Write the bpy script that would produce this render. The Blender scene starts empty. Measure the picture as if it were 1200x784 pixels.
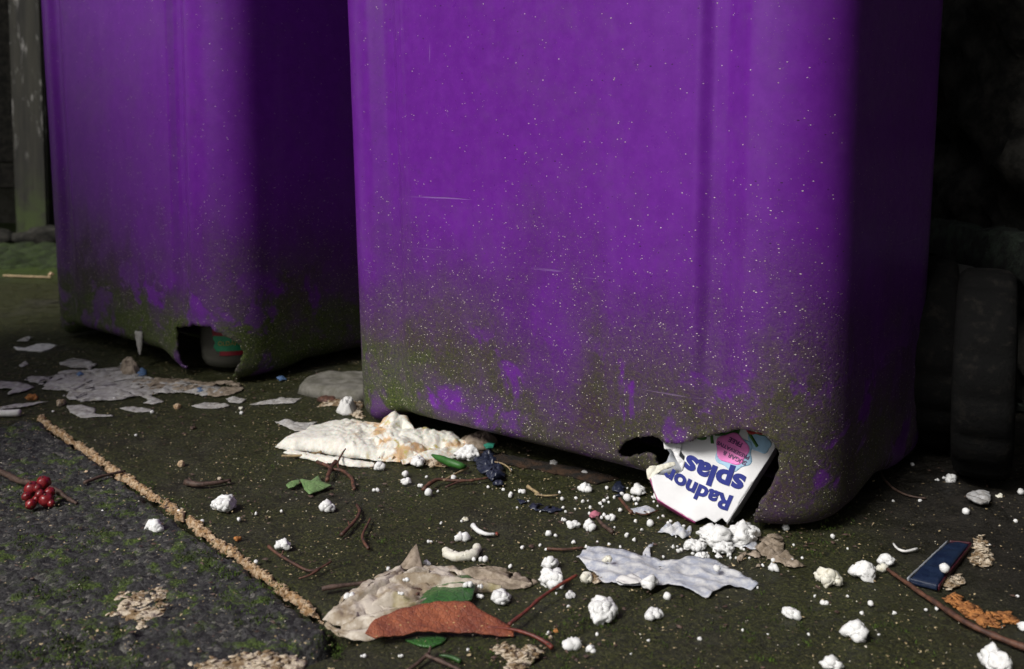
import bpy, bmesh, math, random
import numpy as np
from mathutils import Vector, Matrix, noise as mn
R = math.radians
random.seed(7)
scene = bpy.context.scene
# ------------------------------------------------------------------ camera
CAM_H, FPX, PITCH, CV = 0.347, 1167.0, R(4.0), 0.1375
cam_d = bpy.data.cameras.new('camera'); cam = bpy.data.objects.new('camera', cam_d)
scene.collection.objects.link(cam); scene.camera = cam
cam.location = (0, 0, CAM_H); cam.rotation_euler = (R(90) - PITCH, 0, 0)
cam_d.lens = 35; cam_d.sensor_width = 36; cam_d.shift_y = -CV*35/36
cam_d.clip_start = 0.02; cam_d.clip_end = 500
cam_d.dof.use_dof = True; cam_d.dof.focus_distance = 0.90; cam_d.dof.aperture_fstop = 9.0
# ------------------------------------------------------------------ light
SUN_EL, SUN_AZ = 44, 227     # azimuth clockwise from +Y
w = bpy.data.worlds.new('World'); scene.world = w; w.use_nodes = True
nt = w.node_tree; bg = nt.nodes['Background']
sky = nt.nodes.new('ShaderNodeTexSky'); sky.sky_type = 'NISHITA'; sky.sun_disc = False
sky.sun_elevation = R(SUN_EL); sky.sun_rotation = R(SUN_AZ); sky.dust_density = 4; sky.air_density = 1.0
hs = nt.nodes.new('ShaderNodeHueSaturation'); hs.inputs['Saturation'].default_value = 0.35
nt.links.new(sky.outputs[0], hs.inputs['Color']); nt.links.new(hs.outputs[0], bg.inputs[0])
bg.inputs[1].default_value = 0.05
sd = bpy.data.lights.new('sun', 'SUN'); sd.energy = 2.15; sd.angle = R(20); sd.color = (1, .97, .93)
so = bpy.data.objects.new('sun', sd); scene.collection.objects.link(so)
az, el = R(SUN_AZ), R(SUN_EL)
sv = Vector((math.sin(az)*math.cos(el), math.cos(az)*math.cos(el), math.sin(el)))
so.rotation_euler = (-sv).to_track_quat('-Z', 'Y').to_euler()
vs = scene.view_settings
vs.view_transform = 'Standard'; vs.look = 'None'; vs.exposure = 0.50; vs.gamma = 1; vs.use_curve_mapping = False

# ------------------------------------------------------------------ helpers
def G(x, y, z=0.0):
    """photo pixel -> point of the plane at height z"""
    u = (x-600)/FPX; v = (y-392)/FPX + CV
    cp, sp = math.cos(PITCH), math.sin(PITCH)
    d = Vector((u, cp - v*sp, -sp - v*cp))
    t = (z-CAM_H)/d.z
    return Vector((d.x*t, d.y*t, z))
def PD(x, y, depth):
    u = (x-600)/FPX; v = (y-392)/FPX + CV
    cp, sp = math.cos(PITCH), math.sin(PITCH)
    d = Vector((u, cp - v*sp, -sp - v*cp)); t = depth/d.y
    return Vector((0, 0, CAM_H)) + d*t
def PX(p):
    cp, sp = math.cos(PITCH), math.sin(PITCH)
    q = Vector(p) - Vector((0, 0, CAM_H))
    f = q.y*cp - q.z*sp; dn = -q.y*sp - q.z*cp
    return (600 + q.x/f*FPX, 392 + (dn/f - CV)*FPX)
def link(o, parent=None):
    scene.collection.objects.link(o)
    if parent: o.parent = parent
    return o
def mesh_obj(name, verts, faces, mat, parent=None, smooth=True):
    me = bpy.data.meshes.new(name); me.from_pydata([tuple(v) for v in verts], [], faces); me.update()
    if smooth: me.polygons.foreach_set('use_smooth', [True]*len(me.polygons))
    if mat: me.materials.append(mat)
    return link(bpy.data.objects.new(name, me), parent)
def bm_obj(name, bm, mat, parent=None, smooth=True):
    me = bpy.data.meshes.new(name); bm.to_mesh(me); bm.free()
    if smooth: me.polygons.foreach_set('use_smooth', [True]*len(me.polygons))
    if mat: me.materials.append(mat)
    return link(bpy.data.objects.new(name, me), parent)
def tag(o, label=None, cat=None, group=None, kind=None):
    if label: o['label'] = label
    if cat: o['category'] = cat
    if group: o['group'] = group
    if kind: o['kind'] = kind
    return o
def empty(name, loc=(0, 0, 0), rz=0):
    o = bpy.data.objects.new(name, None); o.location = loc; o.rotation_euler = (0, 0, rz)
    o.empty_display_size = .05
    return link(o)
def recenter(o, c):
    c = Vector(c); o.data.transform(Matrix.Translation(-c)); o.location = c
    return o
def fbm(p, s, o=4):
    return mn.fractal(Vector(p)*s, 1.0, 2.0, o)
def vn(x, y, seed=0):
    ix, iy = np.floor(x), np.floor(y); fx, fy = x-ix, y-iy
    fx = fx*fx*(3-2*fx); fy = fy*fy*(3-2*fy)
    def h(a, b):
        t = np.sin(a*127.1 + b*311.7 + seed*74.7)*43758.5453
        return t - np.floor(t)
    return (h(ix, iy)*(1-fx) + h(ix+1, iy)*fx)*(1-fy) + (h(ix, iy+1)*(1-fx) + h(ix+1, iy+1)*fx)*fy
def vfbm(x, y, seed=0, o=4):
    a, s, t = 1.0, 0, 0
    for k in range(o):
        s = s + a*(vn(x*2**k, y*2**k, seed+k)-.5); t += a; a *= .5
    return s/t*2
def inpoly(x, y, poly):
    c = False; n = len(poly); j = n-1
    for i in range(n):
        xi, yi = poly[i]; xj, yj = poly[j]
        if (yi > y) != (yj > y) and x < (xj-xi)*(y-yi)/(yj-yi)+xi: c = not c
        j = i
    return c
def nearest_on(x, y, poly):
    best = None; bd = 1e9; n = len(poly)
    for i in range(n):
        ax, ay = poly[i]; bx, by = poly[(i+1) % n]
        dx, dy = bx-ax, by-ay; L = dx*dx+dy*dy or 1e-12
        t = max(0, min(1, ((x-ax)*dx+(y-ay)*dy)/L)); qx, qy = ax+t*dx, ay+t*dy
        d = (x-qx)**2+(y-qy)**2
        if d < bd: bd = d; best = (qx, qy)
    return best, math.sqrt(bd)

# ------------------------------------------------------------------ materials
class N:
    def __init__(s, name):
        s.m = bpy.data.materials.new(name); s.m.use_nodes = True
        s.t = s.m.node_tree; s.b = s.t.nodes['Principled BSDF']
        s.tc = s.t.nodes.new('ShaderNodeTexCoord')
        s.geo = None
    def n(s, kind, **kw):
        q = s.t.nodes.new(kind)
        for k, v in kw.items(): setattr(q, k, v)
        return q
    def L(s, a, b): s.t.links.new(a, b)
    def pos(s):
        if not s.geo: s.geo = s.n('ShaderNodeNewGeometry')
        return s.geo.outputs['Position']
    def noise(s, scale, detail=5, rough=.6, vec=None, dist=0):
        q = s.n('ShaderNodeTexNoise'); q.inputs['Scale'].default_value = scale
        q.inputs['Detail'].default_value = detail; q.inputs['Roughness'].default_value = rough
        q.inputs['Distortion'].default_value = dist
        s.L(vec or s.pos(), q.inputs['Vector']); return q.outputs['Fac']
    def vor(s, scale, feature='F1', out='Distance', vec=None, rand=1):
        q = s.n('ShaderNodeTexVoronoi'); q.feature = feature; q.inputs['Scale'].default_value = scale
        q.inputs['Randomness'].default_value = rand
        s.L(vec or s.pos(), q.inputs['Vector']); return q.outputs[out]
    def ramp(s, fac, a, b, lo=0, hi=1):
        q = s.n('ShaderNodeMapRange'); q.interpolation_type = 'SMOOTHSTEP'
        s.L(fac, q.inputs['Value']); q.inputs['From Min'].default_value = a; q.inputs['From Max'].default_value = b
        q.inputs['To Min'].default_value = lo; q.inputs['To Max'].default_value = hi
        return q.outputs['Result']
    def math(s, op, a, b=None, clamp=False):
        q = s.n('ShaderNodeMath', operation=op); q.use_clamp = clamp
        for i, v in enumerate((a, b)):
            if v is None: continue
            if isinstance(v, (int, float)): q.inputs[i].default_value = v
            else: s.L(v, q.inputs[i])
        return q.outputs[0]
    def mix(s, fac, a, b):
        q = s.n('ShaderNodeMix', data_type='RGBA')
        for i, v in ((0, fac), (6, a), (7, b)):
            if isinstance(v, (int, float)): q.inputs[i].default_value = v
            elif isinstance(v, tuple): q.inputs[i].default_value = (*v, 1)
            else: s.L(v, q.inputs[i])
        return q.outputs[2]
    def set(s, col=None, rough=None, **kw):
        if col is not None:
            if isinstance(col, tuple): s.b.inputs['Base Color'].default_value = (*col, 1)
            else: s.L(col, s.b.inputs['Base Color'])
        if rough is not None:
            if isinstance(rough, (int, float)): s.b.inputs['Roughness'].default_value = rough
            else: s.L(rough, s.b.inputs['Roughness'])
        for k, v in kw.items():
            k = k.replace('_', ' ')
            if isinstance(v, (int, float)): s.b.inputs[k].default_value = v
            else: s.L(v, s.b.inputs[k])
        return s
    def bump(s, h, strength=.5, dist=.001):
        q = s.n('ShaderNodeBump'); q.inputs['Strength'].default_value = strength; q.inputs['Distance'].default_value = dist
        s.L(h, q.inputs['Height']); s.L(q.outputs[0], s.b.inputs['Normal']); return s
    def z(s):
        q = s.n('ShaderNodeSeparateXYZ'); s.L(s.pos(), q.inputs[0]); return q.outputs

def speck(k, scale, size, dens, vec=None):
    """mask of scattered irregular specks: cells below density, distance below size"""
    q = k.n('ShaderNodeTexVoronoi'); q.inputs['Scale'].default_value = scale
    # stretched and warped so specks are splinters rather than dots
    mp = k.n('ShaderNodeMapping'); mp.inputs['Rotation'].default_value = (scale*.13, scale*.7, scale*.31)
    mp.inputs['Scale'].default_value = (1, 1.5, 2.3)
    k.L(vec or k.pos(), mp.inputs[0]); k.L(mp.outputs[0], q.inputs['Vector'])
    sx = k.n('ShaderNodeSeparateColor'); k.L(q.outputs['Color'], sx.inputs[0])
    sz = k.math('MULTIPLY', sx.outputs[1], size)
    a = k.math('LESS_THAN', q.outputs['Distance'], sz)
    if isinstance(dens, (int, float)): b = k.math('LESS_THAN', sx.outputs[0], dens)
    else: b = k.math('LESS_THAN', sx.outputs[0], dens)
    return k.math('MULTIPLY', a, b), sx.outputs[2]

def bin_material():
    k = N('weathered purple plastic'); z = k.z()[2]
    big = k.noise(7, 4, .55); mid = k.noise(34, 5, .65); fine = k.noise(320, 4, .7); st = k.n('ShaderNodeMapping')
    st.inputs['Scale'].default_value = (30, 30, 2.2); k.L(k.pos(), st.inputs[0])
    streak = k.noise(1, 4, .6, vec=st.outputs[0])
    # grime grows towards the ground with a ragged upper limit
    h = k.math('ADD', z, k.math('MULTIPLY', k.math('SUBTRACT', big, .5), .26))
    h = k.math('ADD', h, k.math('MULTIPLY', k.math('SUBTRACT', streak, .5), .10))
    h = k.math('ADD', h, k.math('MULTIPLY', k.math('SUBTRACT', mid, .5), .06))
    g = k.math('MULTIPLY', k.ramp(h, .30, .06), k.ramp(k.noise(8, 5, .65), .30, .52, .55, 1))
    g = k.math('MULTIPLY', g, k.ramp(fine, .25, .62, .78, 1.0))
    # rubbed-clean blotches
    blotch = k.noise(11, 5, .6, dist=1.3); clean = k.math('MULTIPLY', k.math('MULTIPLY', k.ramp(k.math('ADD', blotch, k.math('MULTIPLY', k.math('SUBTRACT', mid, .5), .25)), .52, .60), k.ramp(z, .17, .11)), k.ramp(k.noise(5, 2, .5), .38, .50))
    g = k.math('SUBTRACT', g, k.math('MULTIPLY', clean, .58), clamp=True)
    moss = k.math('MULTIPLY', k.ramp(k.noise(12, 6, .7), .40, .58), k.ramp(h, .17, .04))
    moss = k.math('MULTIPLY', moss, g); xw = k.z()[0]
    lft = k.math('MULTIPLY', k.ramp(k.math('ADD', xw, k.math('MULTIPLY', k.math('SUBTRACT', mid, .5), .1)), -.03, -.12), k.ramp(k.math('ADD', z, k.math('MULTIPLY', k.math('SUBTRACT', k.noise(22, 3, .6), .5), .12)), .13, .07))
    lft = k.math('MULTIPLY', lft, k.ramp(k.noise(30, 4, .6), .28, .42))
    moss = k.math('MAXIMUM', k.math('MULTIPLY', moss, .38), k.math('MULTIPLY', lft, g))
    pur = k.mix(k.ramp(k.noise(60, 6, .75), .35, .7), (.130, .015, .272), (.154, .020, .315))
    pur = k.mix(k.ramp(streak, .5, .85, 0, .22), pur, (.20, .07, .34))
    film = k.mix(k.ramp(fine, .35, .7), (.020, .016, .007), (.062, .050, .022))
    col = k.mix(k.math('MULTIPLY', g, .97), pur, film)
    mg = k.mix(k.ramp(k.noise(500, 3, .8), .4, .62), (.014, .030, .003), (.085, .125, .010))
    col = k.mix(k.math('MULTIPLY', moss, .9), col, mg)
    # scratches
    sm = k.n('ShaderNodeMapping'); sm.inputs['Scale'].default_value = (3, 3, 140); sm.inputs['Rotation'].default_value = (.05, .04, 0)
    k.L(k.pos(), sm.inputs[0]); scr = k.noise(1, 3, .6, vec=sm.outputs[0])
    scr = k.math('MULTIPLY', k.ramp(scr, .70, .75), k.ramp(k.noise(14, 2, .5), .46, .56))
    sm2 = k.n('ShaderNodeMapping'); sm2.inputs['Scale'].default_value = (90, 90, 5); sm2.inputs['Rotation'].default_value = (.5, .3, .2)
    k.L(k.pos(), sm2.inputs[0]); scr2 = k.math('MULTIPLY', k.ramp(k.noise(1, 3, .6, vec=sm2.outputs[0]), .72, .76), k.ramp(k.noise(9, 2, .5), .52, .6)); scr = k.math('MAXIMUM', scr, scr2)
    dull = k.ramp(k.noise(11, 6, .8), .45, .68, 0, .28); col = k.mix(dull, col, (.13, .055, .20))
    smud = k.ramp(k.noise(26, 7, .8), .56, .72, 0, .35); col = k.mix(smud, col, (.075, .02, .13))
    col = k.mix(k.math('MULTIPLY', scr, .35), col, (.45, .30, .60))
    # bits of dust stuck on, much denser near the ground
    dn = k.ramp(h, .36, .02, .05, .55)
    dn2 = k.ramp(h, .30, .0, .05, .75)
    s1, c1 = speck(k, 300, .27, dn); s2, c2 = speck(k, 700, .34, dn2); s3, c3 = speck(k, 120, .12, k.math('MULTIPLY', dn, .55))
    pale = k.mix(c1, (.52, .46, .32), (.84, .80, .70))
    col = k.mix(k.math('MULTIPLY', s2, .55), col, (.32, .27, .14))
    col = k.mix(s1, col, pale); col = k.mix(k.math('MULTIPLY', s3, .9), col, pale)
    s4, c4 = speck(k, 110, .15, .12); col = k.mix(k.math('MULTIPLY', s4, .8), col, (.02, .01, .012))
    rg = k.math('MAXIMUM', k.math('MULTIPLY', g, .9), k.ramp(k.noise(90, 6, .8), .3, .75, .27, .42))
    k.set(col, rg, Specular_IOR_Level=.4)
    hh = k.math('ADD', k.math('MULTIPLY', s1, 1.0), k.math('MULTIPLY', k.math('MULTIPLY', fine, g), 1.2))
    hh = k.math('ADD', hh, k.math('MULTIPLY', k.noise(45, 3, .5), .25))
    hh = k.math('SUBTRACT', hh, k.math('MULTIPLY', scr, .4))
    k.bump(hh, .7, .0009); return k.m

def plain(name, col, rough=.6, var=.25, scale=80, bump=.3, bd=.0006, col2=None, lo=.38, hi=.62, **kw):
    k = N(name); f = k.ramp(k.noise(scale, 5, .65), lo, hi)
    c2 = col2 or tuple(c*(1-var) for c in col)
    k.set(k.mix(f, col, c2), rough, **kw)
    if bump: k.bump(k.noise(scale*3, 5, .7), bump, bd)
    return k.m

def ground_material():
    k = N('mossy wet concrete'); xyz = k.z()
    n1 = k.noise(5, 5, .6); n2 = k.noise(38, 6, .7); n3 = k.noise(420, 4, .8)
    n4 = k.noise(130, 4, .75)
    brown = k.mix(k.ramp(n2, .35, .65), (.017, .015, .008), (.066, .062, .038))
    green = k.mix(k.ramp(n3, .40, .60), (.010, .013, .002), (.078, .084, .014))
    gm = k.math('MULTIPLY', k.ramp(n1, .30, .50), k.ramp(k.math('ADD', n2, k.math('MULTIPLY', n4, .4)), .42, .74, .45, 1))
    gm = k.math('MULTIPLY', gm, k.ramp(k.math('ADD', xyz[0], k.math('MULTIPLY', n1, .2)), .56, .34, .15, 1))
    col = k.mix(gm, brown, green)
    damp = k.ramp(k.math('ADD', k.math('ADD', xyz[0], k.math('MULTIPLY', xyz[1], .25)), k.math('ADD', k.math('MULTIPLY', n1, .16), k.math('MULTIPLY', n2, .08))), .56, .72)  # damp brown ground, with the right side's shade also put into the colour
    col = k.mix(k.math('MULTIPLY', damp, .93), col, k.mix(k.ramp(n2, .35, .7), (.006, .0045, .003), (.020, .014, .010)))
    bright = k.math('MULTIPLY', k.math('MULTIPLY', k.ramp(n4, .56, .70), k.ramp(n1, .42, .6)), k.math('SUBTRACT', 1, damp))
    col = k.mix(k.math('MULTIPLY', bright, .5), col, (.12, .135, .03))
    col = k.mix(k.ramp(k.noise(900, 3, .8), .42, .58, .55, 0), col, (.006, .006, .004))
    n5 = k.noise(240, 3, .7); col = k.mix(k.ramp(n5, .50, .36, 0, .6), col, (.008, .007, .004))
    grain = k.ramp(n3, .58, .68)
    col = k.mix(k.math('MULTIPLY', grain, .5), col, (.15, .135, .09))
    far = k.ramp(xyz[1], 2.15, 2.45)
    far = k.math('MULTIPLY', far, k.ramp(n2, .3, .5))
    col = k.mix(k.math('MULTIPLY', far, .9), col, (.045, .075, .010))
    s1, c1 = speck(k, 300, .26, .26); s2, c2 = speck(k, 130, .14, .16)
    col = k.mix(k.math('MULTIPLY', s1, .8), col, (.24, .20, .09)); col = k.mix(s2, col, (.45, .38, .24))
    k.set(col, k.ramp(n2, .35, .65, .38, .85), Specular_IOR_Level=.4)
    h = k.math('ADD', n3, k.math('MULTIPLY', n4, .9)); k.bump(h, 1.0, .0024); return k.m

def asphalt_material():
    k = N('rough gritty paving'); n1 = k.noise(9, 4, .6); n2 = k.noise(60, 5, .7)
    q = k.n('ShaderNodeTexVoronoi'); q.inputs['Scale'].default_value = 210; k.L(k.pos(), q.inputs['Vector'])
    sc = k.n('ShaderNodeSeparateColor'); k.L(q.outputs['Color'], sc.inputs[0])
    col = k.mix(k.ramp(sc.outputs[0], 0, 1), (.018, .018, .018), (.085, .083, .082))
    col = k.mix(k.ramp(sc.outputs[1], .90, .93), col, (.20, .19, .17))
    col = k.mix(k.ramp(k.noise(400, 3, .8), .35, .6), (.012, .012, .011), col)
    gm = k.math('MULTIPLY', k.ramp(n2, .50, .60), k.ramp(n1, .40, .54))
    col = k.mix(k.math('MULTIPLY', gm, .9), col, k.mix(k.ramp(k.noise(600, 3, .8), .4, .6), (.016, .032, .004), (.11, .17, .018)))
    s1, c1 = speck(k, 240, .26, .2); s2, c2 = speck(k, 100, .15, .2)
    col = k.mix(s1, col, (.30, .25, .15)); col = k.mix(s2, col, (.48, .38, .24))
    k.set(col, k.ramp(n2, .3, .7, .45, .85))
    hh = k.math('SUBTRACT', k.math('ADD', k.noise(500, 4, .8), k.math('MULTIPLY', n2, .5)), k.math('MULTIPLY', q.outputs['Distance'], .9))
    k.bump(hh, .9, .003); return k.m

M = {}
M['bin'] = bin_material(); M['ground'] = ground_material(); M['asphalt'] = asphalt_material()
M['black'] = plain('black rubber', (.008, .008, .008), .7)
M['tyre'] = plain('dusty black tyre', (.005, .005, .005), .9, scale=90, col2=(.011, .010, .009), lo=.5, hi=.7, bump=.6, bd=.002, Specular_IOR_Level=.06)
M['foam'] = plain('white polystyrene', (.82, .82, .81), .75, scale=300, var=.12, bump=.5, bd=.0005)
M['foamd'] = plain('grubby polystyrene', (.74, .72, .62), .6, scale=200, col2=(.50, .45, .30), lo=.5, hi=.75, bump=.35, bd=.0004)
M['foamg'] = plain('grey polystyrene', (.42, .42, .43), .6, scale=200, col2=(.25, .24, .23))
M['soil'] = plain('dark soil', (.022, .018, .012), .9, scale=60, col2=(.008, .007, .005), bump=.9, bd=.003)
M['sawdust'] = plain('pale orange sawdust', (.80, .60, .40), .95, scale=230, col2=(.48, .28, .13), lo=.42, hi=.60, bump=1, bd=.003)
M['tan'] = plain('tan flaky crust', (.66, .56, .43), .95, scale=110, col2=(.24, .16, .085), lo=.42, hi=.58, bump=1, bd=.002)
M['orange'] = plain('orange crumb', (.50, .21, .06), .9, scale=150, col2=(.26, .10, .03), bump=.8, bd=.0015)
M['wood'] = plain('dark wet timber', (.012, .011, .009), .95, scale=70, col2=(.003, .003, .0025), bump=1, bd=.004, Specular_IOR_Level=.12)
M['twig'] = plain('reddish twig bark', (.13, .055, .032), .6, scale=160, col2=(.055, .025, .018), bump=.6)
M['twigd'] = plain('dark twig bark', (.045, .025, .018), .65, scale=200, col2=(.10, .06, .045), bump=.7)
M['stem'] = plain('red leaf stem', (.22, .045, .025), .45, scale=150, col2=(.11, .025, .018))
M['straw'] = plain('pale straw', (.36, .27, .14), .7, scale=150, col2=(.2, .14, .08))
M['leafg'] = plain('dark green leaf', (.035, .10, .022), .35, scale=90, col2=(.02, .06, .014))
M['leafl'] = plain('pale green leaf', (.16, .26, .09), .5, scale=90, col2=(.11, .20, .06))
M['rust'] = plain('rusty soil', (.050, .024, .010), .95, scale=70, col2=(.008, .006, .004), bump=1, bd=.004)
M['mossd'] = plain('dim moss', (.028, .048, .007), .95, scale=60, col2=(.012, .02, .004), bump=1, bd=.004)
M['stone'] = plain('grey stone', (.20, .19, .165), .85, scale=60, col2=(.12, .115, .09), bump=.6, bd=.0015)
M['white'] = plain('white paper', (.75, .74, .72), .7, scale=100, var=.12)
M['navy'] = plain('navy blue crumpled plastic', (.012, .016, .035), .35, scale=70, col2=(.03, .035, .06))
M['teal'] = plain('teal plastic', (.03, .22, .15), .5)
M['pink'] = plain('pink scrap', (.50, .16, .22), .7)
M['blue'] = plain('pale blue plastic', (.10, .18, .34), .5)
M['mossy'] = plain('green moss', (.065, .115, .010), .95, scale=60, col2=(.03, .045, .006), bump=1, bd=.004)

# ------------------------------------------------------------------ setting: ground
J0 = G(50, 490); J1 = G(414, 746)                # the corners of the rough slab's far long edge
jd = (J1-J0).normalized(); jp = Vector((-jd.y, jd.x, 0))
if jp.y > 0: jp = -jp                              # towards the viewer's left
if jp.x > 0: jp = -jp
SL = (J1-J0).length
def grid_obj(name, xs, ys, zf, mat):
    X, Y = np.meshgrid(xs, ys); Z = zf(X, Y)
    V = np.stack([X, Y, Z], -1).reshape(-1, 3)
    nx, ny = len(xs), len(ys); i = np.arange((nx-1)*(ny-1)); r, c = i//(nx-1), i % (nx-1)
    a = r*nx+c; F = np.stack([a, a+1, a+nx+1, a+nx], -1)
    me = bpy.data.meshes.new(name); me.vertices.add(len(V)); me.vertices.foreach_set('co', V.ravel().astype(np.float32))
    me.loops.add(F.size); me.loops.foreach_set('vertex_index', F.ravel().astype(np.int32))
    me.polygons.add(len(F)); me.polygons.foreach_set('loop_start', (np.arange(len(F))*4).astype(np.int32))
    me.polygons.foreach_set('loop_total', np.full(len(F), 4, np.int32))
    me.update(calc_edges=True); me.validate(); me.polygons.foreach_set('use_smooth', [True]*len(F))
    me.materials.append(mat); return link(bpy.data.objects.new(name, me))
K0 = G(600, 784); K1 = G(765, 690); kd = (K1-K0).normalized()
def slab_uv(X, Y):
    u = (X-J0.x)*jd.x + (Y-J0.y)*jd.y; v = (X-J0.x)*jp.x + (Y-J0.y)*jp.y
    return u, v
def sstep(a, b, t):
    t = np.clip((t-a)/(b-a), 0, 1); return t*t*(3-2*t)
def hground(X, Y):
    z = vfbm(X*6, Y*6, 3)*.0020 + vfbm(X*70, Y*70, 9, 4)*.0008 + vfbm(X*180, Y*180, 5, 2)*.0010
    u, v = slab_uv(X, Y)
    ins = sstep(-.006, .004, v + vfbm(X*50, Y*50, 2)*.004)*sstep(-.008, .002, u)*sstep(SL+.012, SL+.002, u)*sstep(.70, .68, v)
    z = z - .026*ins
    dk = np.abs((X-K0.x)*kd.y - (Y-K0.y)*kd.x) + vfbm(X*40, Y*40, 31)*.003
    z = z - .006*sstep(.007, .002, dk)*sstep(.40, .62, Y)
    return z
xs = np.concatenate([np.linspace(-12, -1.3, 14), np.arange(-1.0, .80, .0038), np.linspace(1.0, 12, 14)])
ys = np.concatenate([np.linspace(-8, .25, 10), np.arange(.5, 1.5, .0038), np.linspace(1.55, 3.2, 60), np.linspace(3.5, 14, 10)])
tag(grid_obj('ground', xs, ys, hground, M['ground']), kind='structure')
# far ground to the horizon
tag(mesh_obj('terrain', [(-200, -200, -.06), (200, -200, -.06), (200, 200, -.06), (-200, 200, -.06)], [(0, 1, 2, 3)], M['soil']), kind='structure')
def slab():
    us = np.arange(0, SL+.0001, .0030); vs_ = np.arange(0, .45, .0030); U, V = np.meshgrid(us, vs_)
    E = np.minimum(np.minimum(U, SL-U), V)
    X = J0.x + U*jd.x + V*jp.x; Y = J0.y + U*jd.y + V*jp.y
    cr = np.minimum(SL-U, 1)*1; cc = np.hypot(np.clip(.03-(SL-U), 0, 1), np.clip(.03-V, 0, 1))
    Z = .003 + vfbm(X*8, Y*8, 11)*.004 + vfbm(X*120, Y*120, 12, 3)*.0034 + vfbm(X*300, Y*300, 15, 2)*.0018
    Z = Z - .012*(1-sstep(0, .016, E + vfbm(X*60, Y*60, 4)*.006)) - .02*sstep(.02, .034, cc)
    Z[0, :] = -.03; Z[:, 0] = -.03; Z[:, -1] = -.03
    nx, ny = len(us), len(vs_); P = np.stack([X, Y, Z], -1).reshape(-1, 3)
    F = [(r*nx+c, r*nx+c+1, (r+1)*nx+c+1, (r+1)*nx+c) for r in range(ny-1) for c in range(nx-1)]
    o = mesh_obj('paving', P, F, M['asphalt']); o['kind'] = 'structure'; return o
slab()

# ------------------------------------------------------------------ generic litter shapes
def patch(name, pts, mat, h, thick=.0006, res=None, parent=None, noisep=0, base=0.0, holes=0, flakes=0):
    """sheet filling a ground outline; h(x,y,edge_distance)->height"""
    poly = [(p[0], p[1]) for p in pts]
    if noisep:
        q = []
        for i in range(len(poly)):
            a = poly[i]; b = poly[(i+1) % len(poly)]; L = math.hypot(b[0]-a[0], b[1]-a[1]); m = max(1, int(L/.004))
            for j in range(m):
                t = j/m; x = a[0]+(b[0]-a[0])*t; y = a[1]+(b[1]-a[1])*t
                q.append((x+noisep*mn.noise(Vector((x, y, 1))*170), y+noisep*mn.noise(Vector((x, y, 7))*170)))
        poly = q
    x0, x1 = min(p[0] for p in poly), max(p[0] for p in poly); y0, y1 = min(p[1] for p in poly), max(p[1] for p in poly)
    res = res or max(.0012, min(.003, max(x1-x0, y1-y0)/40))
    nx, ny = int((x1-x0)/res)+2, int((y1-y0)/res)+2
    idx = {}; V = []; F = []; keep = set()
    for j in range(ny):
        for i in range(nx):
            hx, hy = x0+(i+.5)*res, y0+(j+.5)*res
            if inpoly(hx, hy, poly) and not (holes and mn.fractal(Vector((hx*45, hy*60, 4)), 1, 2, 3) > holes): keep.add((i, j))
    cnt = {}
    for (i, j) in keep:
        for k in ((i, j), (i+1, j), (i+1, j+1), (i, j+1)): cnt[k] = cnt.get(k, 0)+1
    for k in cnt:
        x, y = x0+k[0]*res, y0+k[1]*res
        (qx, qy), e = nearest_on(x, y, poly)
        if cnt[k] < 4: x, y = qx, qy; e = 0
        idx[k] = len(V); V.append((x, y, base + h(x, y, e)))
    for (i, j) in keep: F.append((idx[(i, j)], idx[(i+1, j)], idx[(i+1, j+1)], idx[(i, j+1)]))
    if flakes:
        rf = random.Random(int(x0*9999)); base_n = list(V)
        for _ in range(flakes):
            c = rf.choice(base_n); s_ = rf.uniform(.0012, .0034)*(.55 if flakes > 500 else 1); a_ = rf.uniform(0, 6.28); m_ = rf.randint(4, 6); b_ = len(V)
            tx, ty = rf.gauss(0, .25), rf.gauss(0, .25); cx_, cy_ = c[0]+rf.gauss(0, .0015 if flakes < 500 else .0008), c[1]+rf.gauss(0, .0015 if flakes < 500 else .0008)
            for t in range(m_):
                th = a_+6.283*t/m_+rf.uniform(-.3, .3); lx, ly = s_*math.cos(th), s_*.6*math.sin(th)
                V.append((cx_+lx, cy_+ly, c[2]+(.0006 if flakes > 500 else .0012)+lx*tx+ly*ty))
            F.append(tuple(range(b_, b_+m_)))
    if not F: raise RuntimeError('empty patch '+name)
    o = mesh_obj(name, V, F, mat, parent)
    s = o.modifiers.new('solid', 'SOLIDIFY'); s.thickness = thick; s.offset = 1
    if parent is None:
        c = sum((Vector(v) for v in V), Vector())/len(V); recenter(o, (c.x, c.y, 0))
    return o
def gpts(l, z=0): return [G(a, b, z) for a, b in l]
def crumple(amp=.003, sc=90, lift=.0015, seed=0):
    def f(x, y, e):
        r = abs(mn.noise(Vector((x*sc, y*sc, seed))))*1.6 + .5*abs(mn.noise(Vector((x*sc*2.3, y*sc*2.3, seed+5))))
        return lift + amp*r*min(1, .35+e/.006)
    return f
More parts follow.
